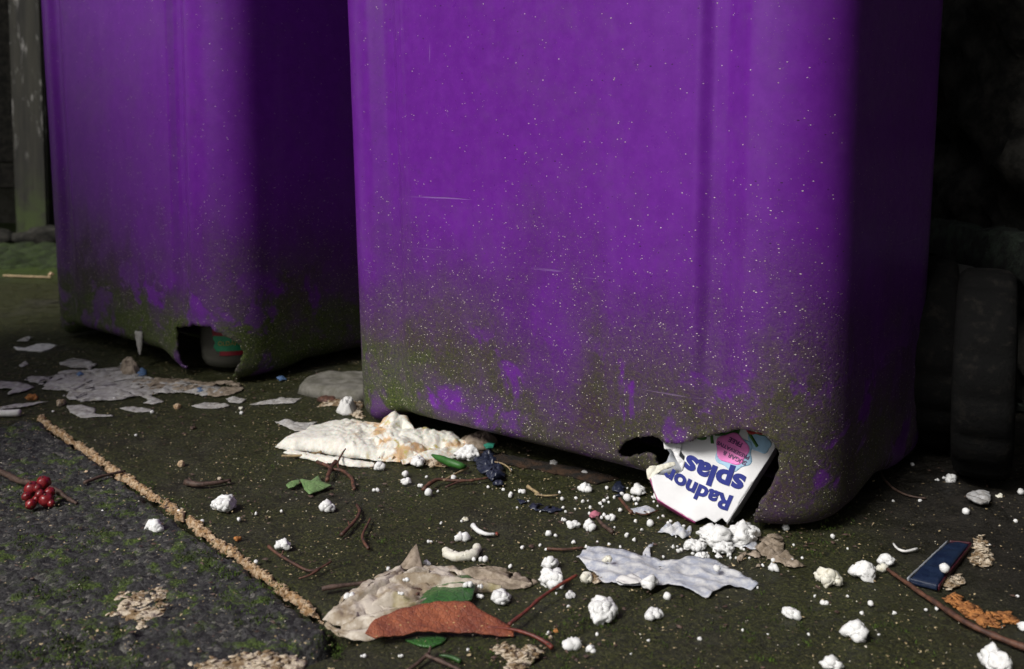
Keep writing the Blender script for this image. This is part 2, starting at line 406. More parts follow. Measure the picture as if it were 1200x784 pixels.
def tube(bm, pts, radii, seg=8, rough=.20, seed=0):
    pts = [Vector(p) for p in pts]
    # resample smooth
    P = []; RR = []
    n = len(pts)
    for i in range(n-1):
        p0, p1, p2, p3 = pts[max(i-1, 0)], pts[i], pts[i+1], pts[min(i+2, n-1)]
        m = max(3, int((p2-p1).length/.004))
        for j in range(m):
            t = j/m
            P.append(.5*((2*p1)+(-p0+p2)*t+(2*p0-5*p1+4*p2-p3)*t*t+(-p0+3*p1-3*p2+p3)*t**3))
            RR.append(radii[i]*(1-t)+radii[i+1]*t)
    P.append(pts[-1]); RR.append(radii[-1])
    rings = []
    for i, p in enumerate(P):
        d = (P[min(i+1, len(P)-1)]-P[max(i-1, 0)]).normalized()
        a = d.cross(Vector((0, 0, 1)));
        if a.length < .01: a = d.cross(Vector((1, 0, 0)))
        a.normalize(); b = d.cross(a)
        c = p + Vector((mn.noise(p*60+Vector((seed, 0, 0))), mn.noise(p*60+Vector((0, seed, 3))), 0))*RR[i]*.5
        rr = RR[i]*(1+rough*2*mn.noise(p*260+Vector((0, 0, seed))))
        rings.append([bm.verts.new(c+(a*math.cos(q)+b*math.sin(q))*rr) for q in [2*math.pi*k/seg for k in range(seg)]])
    for i in range(len(rings)-1):
        for k in range(seg):
            bm.faces.new((rings[i][k], rings[i][(k+1) % seg], rings[i+1][(k+1) % seg], rings[i+1][k]))
    bm.faces.new(rings[0][::-1]); bm.faces.new(rings[-1])
def twig(branches, mat, label, cat='twig', group='loose twigs and stems', name='twig', z=.0015, parent=None):
    """branches: list of (pixel points with optional lift mm, r px start, r px end)"""
    bm = bmesh.new()
    for pts, ra, rb in branches:
        n = len(pts); P = []; RR = []
        for i, p in enumerate(pts):
            g = G(p[0], p[1]); s = g.y/FPX; r = (ra+(rb-ra)*i/(n-1))*s
            lift = p[2]*.001 if len(p) > 2 else 0
            g = G(p[0], p[1], lift + r + z); P.append(g); RR.append(r)
        tube(bm, P, RR, seed=pts[0][0])
    o = bm_obj(name, bm, M[mat], parent)
    if parent is None:
        g = G(*branches[0][0][0][:2]); recenter(o, (g.x, g.y, 0)); tag(o, label, cat, group)
    return o
def blob(bm, c, r, sub=2, irr=.12, squash=(1, 1, 1), seed=0):
    res = bmesh.ops.create_icosphere(bm, subdivisions=sub, radius=1)
    for v in res['verts']:
        d = v.co.normalized(); k = 1+irr*mn.noise(d*2.2+Vector((seed, seed*.7, 0)))*2
        v.co = Vector(c)+Vector((d.x*r*k*squash[0], d.y*r*k*squash[1], d.z*r*k*squash[2]))
def foam_mesh(w, n, seed, bead=.0031, flat=1.0, elong=1.0):
    """fused beads packed in a lump about w wide, sitting on z=0"""
    rnd = random.Random(seed); bm = bmesh.new()
    if n == 1:
        blob(bm, (0, 0, w/2*.9), w/2, 2, .07, seed=seed)
    else:
        b = min(bead*1.1, w*.25); Rr = w/2; sh = [rnd.uniform(.50, 1.22) for _ in range(7)]; H = Rr*rnd.uniform(.85, 1.25)*flat
        def rad(t):
            f_ = (t/6.2832*7) % 7; i0 = int(f_); k = f_-i0; k = k*k*(3-2*k); return sh[i0]*(1-k)+sh[(i0+1) % 7]*k
        if n >= 4:
            r_ = bmesh.ops.create_icosphere(bm, subdivisions=4 if n > 12 else 3, radius=1)
            for v in r_['verts']:
                d = v.co.normalized(); k = rad(math.atan2(d.y, d.x) % 6.2832)*(.92+.40*mn.noise(d*2.2+Vector((seed, 0, 0)))+.12*mn.noise(d*7+Vector((0, seed, 0))))
                vor_ = mn.voronoi(Vector((d.x*Rr*k, d.y*Rr*k, d.z*H))/(b*1.5)+Vector((seed, 3, 1)))[0][0]
                k *= 1.06-.20*min(1, vor_)
                v.co = Vector((d.x*(Rr-b*.35)*k*elong, d.y*(Rr-b*.35)*k/elong, H*.42+d.z*H*.62*k))
        pts = []; t = 0
        while len(pts) < n and t < 3000:
            t += 1; a = rnd.uniform(0, 6.2832); el_ = rnd.uniform(-.15, 1.35); k = rad(a)*.80
            rr = (Rr-b*.95)*k
            p = Vector((rr*math.cos(a)*math.cos(el_)*elong, rr*math.sin(a)*math.cos(el_)/elong, max(b*.6, H*.36+math.sin(el_)*H*.50*k)))
            if n < 4: p = Vector(((t % 17)/17*(w-2*b)-(w/2-b), rnd.uniform(-.3, .3)*b, b*.9))
            if all((p-o).length > b*(1.1 if n >= 4 else 1.4) for o in pts): pts.append(p)
        for i, p in enumerate(pts):
            blob(bm, p, b*rnd.uniform(.85, 1.35), 2, .22, (1, rnd.uniform(.85, 1.1), rnd.uniform(.8, 1)), seed=seed+i)
    if n >= 4:
        for _ in range(rnd.randint(1, 3)):               # flat torn faces
            a = rnd.uniform(0, 6.28); d = Vector((math.cos(a), math.sin(a), rnd.uniform(-.1, 1.1))).normalized(); lim = w*rnd.uniform(.26, .40)
            c0 = Vector((0, 0, w*.2))
            for v in bm.verts:
                q = (v.co-c0).dot(d)-lim
                if q > 0: v.co -= d*q*.88
    for v in bm.verts:
        nz = Vector((mn.noise(v.co*420+Vector((seed, 0, 0))), mn.noise(v.co*420+Vector((0, seed, 0))), mn.noise(v.co*420+Vector((0, 0, seed)))))
        v.co += nz*.00075; v.co.z = max(v.co.z, 0)
    return bm
def foam(px, py, w, n, label, mat='foam', rot=None, elong=1.0, flat=1.0, bead=.0031, group='polystyrene foam lumps', name='foam_lump', lift=0, tiny=False):
    g = G(px, py+w*.18 if n > 1 else py+w*.3, lift); wm = w*g.y/FPX
    o = bm_obj(name, foam_mesh(wm, n, int(px*7+py), bead=bead, elong=elong, flat=flat), M[mat])
    o.location = (g.x, g.y, lift+.0005); o.rotation_euler = (0, 0, rot if rot is not None else random.uniform(-.5, .5))
    tag(o, label, 'foam bead' if n == 1 else 'foam lump', group); return o

# ------------------------------------------------------------------ wheelie bins
SO, FR, RC, TAP = 0.006, 0.022, 0.066, .020
GI, GD = .043, .0085                               # width and depth of the pressed-in strip beside each front corner
def section(z, inset, gro, BW, BD, seam=False):
    t = TAP*z; x0, x1, y0, y1 = -t+inset, BW+t-inset, -t+inset, BD+t-inset
    r = max(RC-inset, .012); P = []
    nf = 200
    for i in range(nf):
        x = x0+r+(x1-x0-2*r)*i/nf; y = y0
        e = min(x-(x0+r), (x1-r)-x)
        if inset < .03:
            a = max(0, min(1, e/.026)); a = a*a*(3-2*a); b = max(0, min(1, (GI+.007-e)/.014)); b = b*b*(3-2*b)
            y += gro*GD*a*b
            el2 = x-(x0+r)
            y -= .0011*(math.exp(-((el2-.040)/.0022)**2)+math.exp(-((el2-.056)/.0022)**2))*min(1, gro*1.2)
            if seam: y -= .0009*math.exp(-(((x1-r)-x-.037)/.0012)**2)
        P.append((x, y))
    def arc(cx, cy, a0, m=30):
        for i in range(m):
            a = a0+math.pi/2*i/m; P.append((cx+r*math.cos(a), cy+r*math.sin(a)))
    arc(x1-r, y0+r, -math.pi/2)
    for i in range(44): P.append((x1, y0+r+(y1-y0-2*r)*i/44))
    arc(x1-r, y1-r, 0, 14)
    for i in range(30): P.append((x1-r-(x1-x0-2*r)*i/30, y1))
    arc(x0+r, y1-r, math.pi/2, 14)
    for i in range(44): P.append((x0, y1-r-(y1-y0-2*r)*i/44))
    arc(x0+r, y0+r, math.pi)
    return P
def make_bin(A, B, target, BW, BD, hole, label):
    A3, B3 = G(*A, .028), G(*B, .028); ex = (B3-A3); ex.z = 0; ex.normalize(); ey = Vector((-ex.y, ex.x, 0))
    s = section(.10, 0, 0, BW, BD); lo, hi = -1.0, 1.0
    for _ in range(40):
        mid = (lo+hi)/2; o = A3+ex*mid
        m = min(PX(Vector((o.x, o.y, 0))+ex*p[0]+ey*p[1]+Vector((0, 0, .10)))[0] for p in s[::4])
        if m > target: hi = mid
        else: lo = mid
    o = A3+ex*mid; o.z = 0
    th = math.atan2(ex.y, ex.x); root = empty('wheelie_bin', o, th)
    tag(root, label, 'wheelie bin', 'purple wheelie bins')
    T = Matrix.Translation(o) @ Matrix.Rotation(th, 4, 'Z'); Ti = T.inverted()
    rows = [(.20, SO+.001), (.14, SO), (.09, SO), (.05, SO)]
    for i in range(9):
        a = math.pi/2*i/8; rows.append((FR*(1-math.sin(a)), SO+FR*(1-math.cos(a))))
    z = SO+FR
    while z < .17: z += .0028; rows.append((0, z))
    while z < .97: z += .022; rows.append((0, z))
    rows += [(-.012, z+.002), (-.014, z+.03), (0, z+.031)]
    V = []; np_ = None
    for ins, zz in rows:
        s = section(zz, ins, min(1, max(.3, (zz-.03)/.15)), BW, BD, BW < .55); np_ = len(s)
        for p in s:
            q = Vector((p[0], p[1], zz))
            k = .0009*mn.noise(q*9)+.0004*mn.noise(q*30)
            def ar(c, Lg):                      # the base is arched up between its four corner feet
                d_ = min(c, Lg-c); u_ = max(0, min(1, (d_-.10)/.07 if c > Lg/2 else (d_-.045)/.06)); return u_*u_*(3-2*u_)
            lf = .021*max(ar(q.x, BW)*(1-min(1, max(0, (q.y-.05)/.1))) , 0 if q.y < .1 else .45*ar(q.y, BD)*(1 if (q.x < .06 or q.x > BW-.06) else 0)*min(1, (q.y-.1)/.05))
            lf *= max(0, 1-(q.z-SO)/.11)**1.5
            V.append(Vector((q.x, q.y+k, q.z+lf)))
    kill = set()
    W = {}
    for i, v in enumerate(V):
        if v.z < .18 and v.z > SO-.001 and v.y < .16:
            wv = T @ v; W[i] = PX(wv)
            if inpoly(*W[i], hole): kill.add(i)
    nr = len(rows); F = []; 
    for r in range(nr-1):
        for c in range(np_):
            f = (r*np_+c, r*np_+(c+1) % np_, (r+1)*np_+(c+1) % np_, (r+1)*np_+c)
            if sum(1 for k in f if k in kill) >= 2: continue
            F.append(f)
    for i in [i for i in kill]:
        pass
    # snap the remaining rim to the outline of the damage
    cnt = {}
    for f in F:
        for k in f: cnt[k] = cnt.get(k, 0)+1
    for i, (px, py) in W.items():
        if i in cnt and cnt[i] < 4 and W[i]:
            (qx, qy), e = nearest_on(px, py, hole)
            qx += 2.2*mn.noise(Vector((px*.21, py*.21, 0)))+1.2*mn.noise(Vector((px*.6, py*.6, 0))); qy += 2.2*mn.noise(Vector((px*.21, py*.21, 9)))+1.2*mn.noise(Vector((px*.6, py*.6, 7)))
            if e < 5:
                dep = (T @ V[i]).y; d = PD(qx, qy, dep)-PD(px, py, dep)
                V[i] = V[i] + (Ti.to_3x3() @ d)*.9
    # frayed lip: rim pushed slightly outwards
    for i, (px, py) in W.items():
        if i in cnt:
            (_, _), e = nearest_on(px, py, hole)
            if e < 7: V[i] = V[i] + Vector((0, -1, 0))*(.0022*(1-e/7)*(.5+mn.noise(V[i]*120)))
    body = mesh_obj('body', V, F, M['bin'], root)
    bm = bmesh.new(); bm.from_mesh(body.data)
    bmesh.ops.delete(bm, geom=[v for v in bm.verts if not v.link_faces], context='VERTS')
    ring = [e for e in bm.edges if e.is_boundary and all(v.co.z < SO+.006 and v.co.y > .12 for v in e.verts)]
    if ring: bmesh.ops.contextual_create(bm, geom=ring)
    bmesh.ops.recalc_face_normals(bm, faces=bm.faces)
    bm.to_mesh(body.data); bm.free(); body.data.polygons.foreach_set('use_smooth', [True]*len(body.data.polygons))
    # make sure normals point outwards
    c = Vector((BW/2, BD/2, .5)); f = max(body.data.polygons, key=lambda p: p.area)
    sm = body.modifiers.new('thickness', 'SOLIDIFY'); sm.thickness = .0035; sm.offset = -1
    up = [p for p in body.data.polygons if p.center.z > .5 and p.center.y < .02]
    if up and up[0].normal.y > 0: body.data.flip_normals()
    # lid, grip and wheels
    bm = bmesh.new(); r = bmesh.ops.create_cube(bm, size=1); zt = rows[-1][1]
    for v in bm.verts:
        v.co = Vector((BW/2+v.co.x*(BW+.10), BD/2+.01+v.co.y*(BD+.13), zt+.025+v.co.z*.045))
        if v.co.z > zt+.03: v.co.x = BW/2+(v.co.x-BW/2)*.94; v.co.y = BD/2+(v.co.y-BD/2)*.94
    bmesh.ops.bevel(bm, geom=bm.edges[:], offset=.015, segments=4, affect='EDGES')
    lid = bm_obj('lid', bm, M['bin'], root)
    bm = bmesh.new(); tube(bm, [(.1, BD+.05, zt-.01), (.1, BD+.12, zt), (BW-.1, BD+.12, zt), (BW-.1, BD+.05, zt-.01)], [.014]*4, 10, 0)
    bm_obj('handle', bm, M['bin'], root)
    for x in (-.005, BW+.005):
        bm = bmesh.new(); prof = [(.03, -.024), (.085, -.024), (.098, -.016), (.1, 0), (.098, .016), (.085, .024), (.03, .024)]
        rg = []
        for k in range(36):
            a = 2*math.pi*k/36; rg.append([bm.verts.new((x+q, BD+.035+rr*math.cos(a), .1+rr*math.sin(a))) for rr, q in prof])
        for k in range(36):
            for j in range(len(prof)-1): bm.faces.new((rg[k][j], rg[(k+1) % 36][j], rg[(k+1) % 36][j+1], rg[k][j+1]))
        wh = bm_obj('wheel', bm, M['black'], root)
        bm = bmesh.new(); bmesh.ops.create_cone(bm, cap_ends=True, segments=24, radius1=.034, radius2=.034, depth=.03)
        for v in bm.verts: v.co = Vector((x+v.co.z, BD+.035+v.co.x, .1+v.co.y))
        bm_obj('hub', bm, M['black'], wh)
    return root, T
HOLE_R = [(724,536),(725,528),(733,517),(748,512),(765,511),(775,516),(783,519),(800,519),(815,515),(840,508),(870,503),(893,507),(906,515),(914,530),(912,550),(905,572),(893,588),(886,602),(880,660),(778,660),(772,548),(764,531),(748,534),(735,537)]
HOLE_L = [(207,384),(225,381),(246,383),(262,393),(280,402),(286,412),(283,424),(277,436),(271,452),(236,452),(227,437),(213,428),(208,415)]
BR, TR_ = make_bin((484,490), (713,548), 423, .575, .33, HOLE_R, 'purple wheelie bin on the right, white drink carton poking from its chewed corner')
BL, TL_ = make_bin((90,384), (202,417), 68, .53, .50, HOLE_L, 'purple wheelie bin on the left, a clear bottle showing in its base hole')

# ------------------------------------------------------------------ fence, wall, palisade
def box_bm(bm, c, s, rot=None, bev=.004, seg=1, jitter=0):
    r = bmesh.ops.create_cube(bm, size=1); vs2 = r['verts']
    for v in vs2:
        v.co = Vector((v.co.x*s[0], v.co.y*s[1], v.co.z*s[2]))
    if bev: bmesh.ops.bevel(bm, geom=list({e for v in vs2 for e in v.link_edges}), offset=bev, segments=seg+1, affect='EDGES')
    return bm
def box(name, c, s, mat, parent=None, bev=.004, rot=None):
    bm = bmesh.new(); box_bm(bm, c, s, bev=bev)
    o = bm_obj(name, bm, mat, parent, smooth=False); o.location = c
    if rot: o.rotation_euler = rot
    return o
def wood_material():
    k = N('flaking painted timber'); z = k.z()[2]
    mp = k.n('ShaderNodeMapping'); mp.inputs['Scale'].default_value = (60, 60, 5); k.L(k.pos(), mp.inputs[0])
    g = k.noise(1, 5, .65, vec=mp.outputs[0]); g2 = k.noise(14, 4, .6)
    col = k.mix(k.ramp(g, .3, .7), (.010, .0095, .0075), (.030, .028, .020))
    mp2 = k.n('ShaderNodeMapping'); mp2.inputs['Scale'].default_value = (45, 45, 9); k.L(k.pos(), mp2.inputs[0])
    pk = k.noise(1, 6, .7, vec=mp2.outputs[0], dist=1.2)
    m = k.math('MULTIPLY', k.ramp(pk, .56, .64), k.ramp(z, .20, .40)); col = k.mix(k.math('MULTIPLY', m, .8), col, (.26, .25, .24))
    gm = k.math('MULTIPLY', k.ramp(g2, .4, .6), k.ramp(z, .25, .03)); col = k.mix(gm, col, (.040, .060, .012))
    k.set(col, .85); k.bump(g, .6, .002); return k.m
M['post'] = wood_material()
fence = empty('timber_fence', (-1.4, 3.0, 0)); tag(fence, 'dark weathered timber fence with a flaking white painted post behind the left bin', 'fence')
def frel(o, p):
    o.parent = fence; o.location = Vector(p)-fence.location; return o
for x in (-3.3, -1.432, .45, 2.3): frel(box('post', (0, 0, 0), (.098, .09, 1.9), M['post'], bev=.006), (x, 3.0, .95))
for z in (.20, 1.0, 1.65): frel(box('rail', (0, 0, 0), (6.5, .035, .075), M['wood']), (-.5, 3.055, z))
x = -3.7
while x < 2.9:
    frel(box('board', (0, 0, 0), (.118, .016, 1.62), M['wood'], rot=(0, random.uniform(-.004, .004), 0)), (x+.06, 3.085, 1.05)); x += .124
box('sky_block_wall', (-.5, 3.75, .9), (9, .25, 1.9), M['stone']); tag(bpy.data.objects['sky_block_wall'], 'plain dark stone wall added behind the timber fence to block bright sky', 'wall')  # added backdrop, keeps bright sky out of the gap under the boards
shade_screen = empty('timber_shade_screen', (-1.25, .9, 0)); tag(shade_screen, 'timber board screen added out of view at the left to shade the left bin', 'shade_screen')  # unseen boards, added to throw soft shade over the left bin
for i in range(8):
    o = box('board', (0, 0, 0), (.02, .115, 1.12), M['wood'], shade_screen); o.location = (0, -.42+i*.12, .66)
for z in (.3, 1.0):
    o = box('rail', (0, 0, 0), (.04, .95, .09), M['wood'], shade_screen); o.location = (-.032, 0, z)
def rockmat():
    k = N('dark damp rock'); n = k.noise(26, 6, .7)
    col = k.mix(k.ramp(n, .35, .7), (.010, .010, .009), (.055, .052, .044))
    col = k.mix(k.math('MULTIPLY', k.ramp(k.noise(50, 5, .7), .6, .72), .7), col, (.035, .038, .028))
    k.set(col, .95, Specular_IOR_Level=.15); k.bump(k.noise(90, 6, .75), .9, .004); return k.m
M['rock'] = rockmat()
# rough stone bank on the right, a thick wall face with relief
def bank():
    V = []; F = []; ny, nz = 250, 110
    for j in range(nz):
        for i in range(ny):
            y = -3.2+i*6.2/(ny-1); z = -.02+j*2.9/(nz-1)
            x = .66 + .03*math.sin(y*3)+ .045*mn.fractal(Vector((1, y*7, z*11)), 1, 2, 4) + .02*mn.noise(Vector((y*30, z*45, 3)))
            V.append((x, y, z))
    for j in range(nz-1):
        for i in range(ny-1): a = j*ny+i; F.append((a, a+ny, a+ny+1, a+1))
    o = mesh_obj('stone_wall', V, F, M['rock']); s = o.modifiers.new('s', 'SOLIDIFY'); s.thickness = .25; s.offset = -1
    return tag(o, 'rough dark stone wall rising behind the black wheels on the right', 'wall')
bank()
# shelf between palisade and wall with moss
V = []; F = []; n1, n2 = 120, 14
for i in range(n1):
    for j in range(n2):
        y = .2+i*2.4/(n1-1); x = .60+j*.12/(n2-1)
        V.append((x, y, .214+.012*mn.fractal(Vector((x*25, y*25, 0)), 1, 2, 4)-(.05 if j == 0 else 0)))
for i in range(n1-1):
    for j in range(n2-1): a = i*n2+j; F.append((a, a+1, a+n2+1, a+n2))
o = mesh_obj('mossy_ledge', V, F, plain('grey green moss', (.028, .042, .028), .95, scale=50, col2=(.004, .006, .004), bump=1, bd=.006))
s = o.modifiers.new('s', 'SOLIDIFY'); s.thickness = .22; s.offset = -1
tag(o, 'low stone kerb with dim grey green moss behind the black wheels', 'kerb')
# pair of black rubber wheels on one axle, seen nearly edge on
for n_, (pp, yaw, wd, lb_) in enumerate((((1150, 556), R(64), .054, 'black rubber wheel standing by the dark wall, the nearer and wider looking one'), ((1090, 521), R(68), .048, 'black rubber wheel half hidden between the right bin and the nearer wheel'))):
    wp = G(*pp); wroot = empty('rubber_wheel', (wp.x, wp.y, 0)); tag(wroot, lb_, 'wheel', 'black rubber wheels by the wall')
    fw = Vector((math.cos(yaw), math.sin(yaw), 0)); adir = Vector((fw.y, -fw.x, 0)); bm = bmesh.new(); S = 96; rings = []
    prof = [(.035, -.40), (.040, -.34), (.062, -.30), (.070, -.42), (.088, -.50), (.098, -.46), (.103, -.34), (.104, -.15), (.104, .15), (.103, .34), (.098, .46), (.088, .50), (.070, .42), (.062, .30), (.040, .34), (.035, .40)]
    for k in range(S):
        a_ = 2*math.pi*k/S; ring_ = []
        for j, (r0, q) in enumerate(prof):
            r1 = r0+(-.0035 if (r0 > .102 and (k % 6) < 2) else 0)
            ring_.append(bm.verts.new(adir*(q*wd) + fw*(r1*math.cos(a_)) + Vector((0, 0, .104+r1*math.sin(a_)))))
        rings.append(ring_)
    for k in range(S):
        for j in range(len(prof)-1): bm.faces.new((rings[k][j], rings[(k+1) % S][j], rings[(k+1) % S][j+1], rings[k][j+1]))
    bm_obj('tyre', bm, M['tyre'], wroot)
    bm = bmesh.new(); tube(bm, [adir*(-.47*wd)+Vector((0, 0, .104)), adir*(.47*wd)+Vector((0, 0, .104))], [.036, .036], 24, 0); bm_obj('hub', bm, M['tyre'], wroot)
# mossy strip and stones at the fence foot
o = patch('moss_strip', [(-2.6, 2.44), (-.3, 2.42), (-.3, 2.9), (-2.6, 2.9)], M['mossd'], lambda x, y, e: -.012+.022*min(1, e/.15)+.018*mn.fractal(Vector((x*24, y*24, 0)), 1, 2, 4), res=.012, thick=.012, noisep=.03)
tag(o, kind='stuff')
rnd = random.Random(4)
for i in range(9):
    bm = bmesh.new(); blob(bm, (0, 0, .02), .07, 3, .16, (1.3, .8, .5), seed=i*3.1)
    o = bm_obj('stone', bm, M['rock']); o.location = (-2.1+i*.14+rnd.uniform(-.02, .02), 2.93+rnd.uniform(-.02, .02), 0); o.rotation_euler = (0, 0, rnd.uniform(-.5, .5))
    tag(o, 'dark rounded stone in the row along the foot of the fence', 'stone', 'dark stones along the fence foot')
# leaf canopy added out of view above the stone wall to block sky light
def shade_canopy():
    root = empty('added_shade_canopy', (.95, .9, 0)); rnd = random.Random(11)
    tag(root, 'dense dark leaf canopy added out of view above the rough stone wall to cut sky light', 'shade_canopy')
    V = []; F = []
    for i in range(26000):
        x = rnd.uniform(.40, 1.5); y = rnd.uniform(-.9, 2.6); z = rnd.uniform(1.25, 2.3)
        if mn.noise(Vector((x*3, y*3, z*3)))*.35 + abs((x-.95)/.55)**3*.5 + abs((z-1.8)/.5)**3*.5 > .62: continue
        c = Vector((x-.95, y-.9, z)); d = Vector((rnd.gauss(0, 1), rnd.gauss(0, 1), rnd.gauss(0, .6))).normalized()
        e = d.cross(Vector((rnd.gauss(0, 1), rnd.gauss(0, 1), rnd.gauss(0, 1)))).normalized(); L = rnd.uniform(.03, .05)
        b = len(V); V += [c-d*L, c+e*L*.45, c+d*L, c-e*L*.45]; F.append((b, b+1, b+2, b+3))
    mesh_obj('foliage', V, F, M['leafg'], root, False)
    for y in (-.5, .5, 1.4, 2.2):
        bm = bmesh.new(); tube(bm, [(.1, y-.9, 0), (.12, y-.88, 1.0), (.03, y-.9, 1.7), (0, y-.85, 2.1)], [.04, .035, .02, .006], 8)
        bm_obj('trunk', bm, M['twigd'], root)
shade_canopy()

# ------------------------------------------------------------------ drink carton
def hit(T, px, py):
    """photo pixel -> point of a bin's front face"""
    Ti = T.inverted(); a = Ti @ Vector((0, 0, CAM_H)); b = Ti @ PD(px, py, 1.0); d = b-a
    t = -(a.y + TAP*a.z)/(d.y + TAP*d.z); return T @ (a+d*t)
C0 = PD(843, 627, .838); C0.z = max(C0.z, .002)
wall = hit(TR_, 880, 505)
CT = PD(908, 519, (wall.y+.004+.905)/2 if wall.y < .905 else wall.y); CL = PD(771, 583, .862)
cy = (C0-CT).normalized(); cx = (CL-C0); cx = (cx - cy*cx.dot(cy)).normalized(); cz = cx.cross(cy)
if cz.y > 0: cz = -cz; flipz = True
else: flipz = False
# frame: cx = reading direction of the print, cy = up direction of the print, cz = out of the face
CO = CT.copy()
MC = Matrix(((cx.x, cy.x, cz.x, CO.x), (cx.y, cy.y, cz.y, CO.y), (cx.z, cy.z, cz.z, CO.z), (0, 0, 0, 1)))
def cl(px, py):
    a = Vector((0, 0, CAM_H)); d = PD(px, py, 1.0)-a; t = (CO-a).dot(cz)/d.dot(cz); q = MC.inverted() @ (a+d*t); return (q.x, q.y)
carton = empty('drink_carton'); carton.matrix_world = MC
tag(carton, 'torn white drink carton with blue lettering, sticking out of the right bin hole upside down', 'drink carton')
M['card'] = plain('white printed card', (.74, .74, .75), .38, scale=30, var=.07, bump=.15, bd=.0008)
M['foil'] = plain('grey inner foil', (.36, .38, .42), .45, scale=60, var=.3)
M['mag'] = plain('pink print', (.62, .10, .33), .45, scale=90, var=.25)
M['ink'] = plain('blue ink', (.012, .022, .22), .75, var=.15, bump=0)
M['inkp'] = plain('purple ink', (.10, .02, .12), .45, var=.15, bump=0)
M['sky'] = plain('pale blue print', (.36, .58, .78), .45, scale=60, var=.2, bump=0)
M['lf'] = plain('green print', (.06, .20, .03), .45, scale=90, var=.5, bump=0)
M['rd'] = plain('red print', (.45, .03, .03), .45, scale=90, var=.5, bump=0)
M['print_pink'] = plain('pink badge', (.90, .22, .60), .45, scale=90, var=.15, bump=0)
face = [cl(*p) for p in [(798,516),(812,513),(835,507),(870,499),(908,498),(911,519),(905,531),(893,550),(878,572),(864,594),(852,613),(846,607),(838,613),(828,606),(815,612),(800,603),(785,594),(771,585),(766,574),(763,560),(768,556),(780,557),(793,555),(800,553),(801,545),(803,535),(797,528)]]
def wav(x, y): return .0008*mn.noise(Vector((x*40, y*40, 0)))
def hf(x, y, e): return wav(x, y) + .0003
def cpatch(name, pts, mat, z, thick=.0004, res=.0011, parent=carton, noisep=0):
    return patch(name, [Vector((a, b, 0)) for a, b in pts], mat, lambda x, y, e: wav(x, y)+z, thick, res, parent, noisep)
cpatch('front_panel', face, M['card'], 0, .0005, noisep=.0006)
DEP = .036
def quad(name, pts2, z0, z1, mat, n=26, curl=0):
    """side wall following pts2 from depth z0 to z1"""
    V = []; F = []; m = 8; P = []
    for i in range(len(pts2)-1):
        for j in range(n): P.append([pts2[i][k]+(pts2[i+1][k]-pts2[i][k])*j/n for k in (0, 1)])
    P.append(pts2[-1])
    for a in P:
        jag = .0012*mn.noise(Vector((a[0]*300, a[1]*300, 0)))
        for k in range(m+1):
            t = k/m; V.append((a[0]+curl*t*t, a[1], z0+(z1-z0)*t+wav(*a)*(1-t)+jag*t))
    for i in range(len(P)-1):
        for k in range(m): b = i*(m+1)+k; F.append((b, b+1, b+m+2, b+m+1))
    o = mesh_obj(name, V, F, mat, carton); s = o.modifiers.new('s', 'SOLIDIFY'); s.thickness = .0006; return o
quad('side_panel', [cl(908,492), cl(911,519), cl(852,613)], 0, -DEP, M['card'])
o = quad('side_panel', [cl(815,612), cl(771,585), cl(762,560)], 0, -.016, M['mag'], curl=.001); o['label'] = 'pink folded end'
# grey inside wall seen through the torn mouth
bk = [cl(*p) for p in [(775,500),(800,500),(840,495),(905,495),(905,525),(852,600),(815,600),(775,580),(757,555),(757,550),(768,543),(780,537),(784,527),(779,520)]]
o = patch('back_panel', [Vector((a, b, 0)) for a, b in bk], M['foil'], lambda x, y, e: -.013+wav(x, y)*2, .0006, .0015, carton, .0005); o['label'] = 'grey inside wall behind the torn mouth'
# curled torn white tab
tb = [cl(*p) for p in [(777,516),(798,515),(799,524),(796,535),(803,541),(800,552),(793,540),(789,530),(786,527),(779,527)]]
patch('torn_flap', [Vector((a, b, 0)) for a, b in tb], M['card'], lambda x, y, e: .001+.0022*abs(mn.noise(Vector((x*200, y*200, 3)))), .0006, .001, carton, .0004)
tb = [cl(*p) for p in [(757,550),(762,546),(772,545),(790,541),(792,545),(776,551),(768,556),(764,563),(759,561)]]
patch('torn_flap', [Vector((a, b, 0)) for a, b in tb], M['foamd'], lambda x, y, e: -.002+.003*abs(mn.noise(Vector((x*150, y*150, 8)))), .0008, .001, carton, .0005)
# print
def text(body, c_px, size, mat, parent, ang=0, name='lettering', z=.0012, bold=.0, arc=0, shear=0, sx=1.0):
    cu = bpy.data.curves.new(name, 'FONT'); cu.body = body; cu.size = size; cu.align_x = 'CENTER'; cu.align_y = 'CENTER'
    cu.extrude = .00012; cu.offset = bold; cu.shear = shear; cu.resolution_u = 4; cu.space_character = 1.0
    tmp = bpy.data.objects.new('t', cu); scene.collection.objects.link(tmp)
    me = bpy.data.meshes.new_from_object(tmp.evaluated_get(bpy.context.evaluated_depsgraph_get())); bpy.data.objects.remove(tmp)
    me.name = name; me.materials.clear(); me.materials.append(mat)
    c = cl(*c_px) if isinstance(c_px[0], (int, float)) and abs(c_px[0]) > 2 else c_px
    ca, sa = math.cos(ang), math.sin(ang)
    for v in me.vertices:
        x, y = v.co.x*sx, v.co.y
        y += arc*x*x
        X = c[0]+x*ca-y*sa; Y = c[1]+x*sa+y*ca
        v.co = (X, Y, v.co.z+z+wav(X, Y))
    return link(bpy.data.objects.new(name, me), parent)
mir = 1
def ang_of(p, q):
    a = cl(*p); b = cl(*q); return math.atan2(b[1]-a[1], b[0]-a[0])
def dist(p, q):
    a = cl(*p); b = cl(*q); return math.hypot(b[0]-a[0], b[1]-a[1])
hS = dist((800,560), (870,567))
LET = text('splas', (836,557), .0248, M['ink'], carton, ang_of((868,568), (803,543)), bold=.0010, arc=-2, sx=1.14)
o = text('Radnor', (817,575), .0185, M['ink'], carton, ang_of((850,590), (790,562)), bold=.0007, arc=-3, sx=1.12)
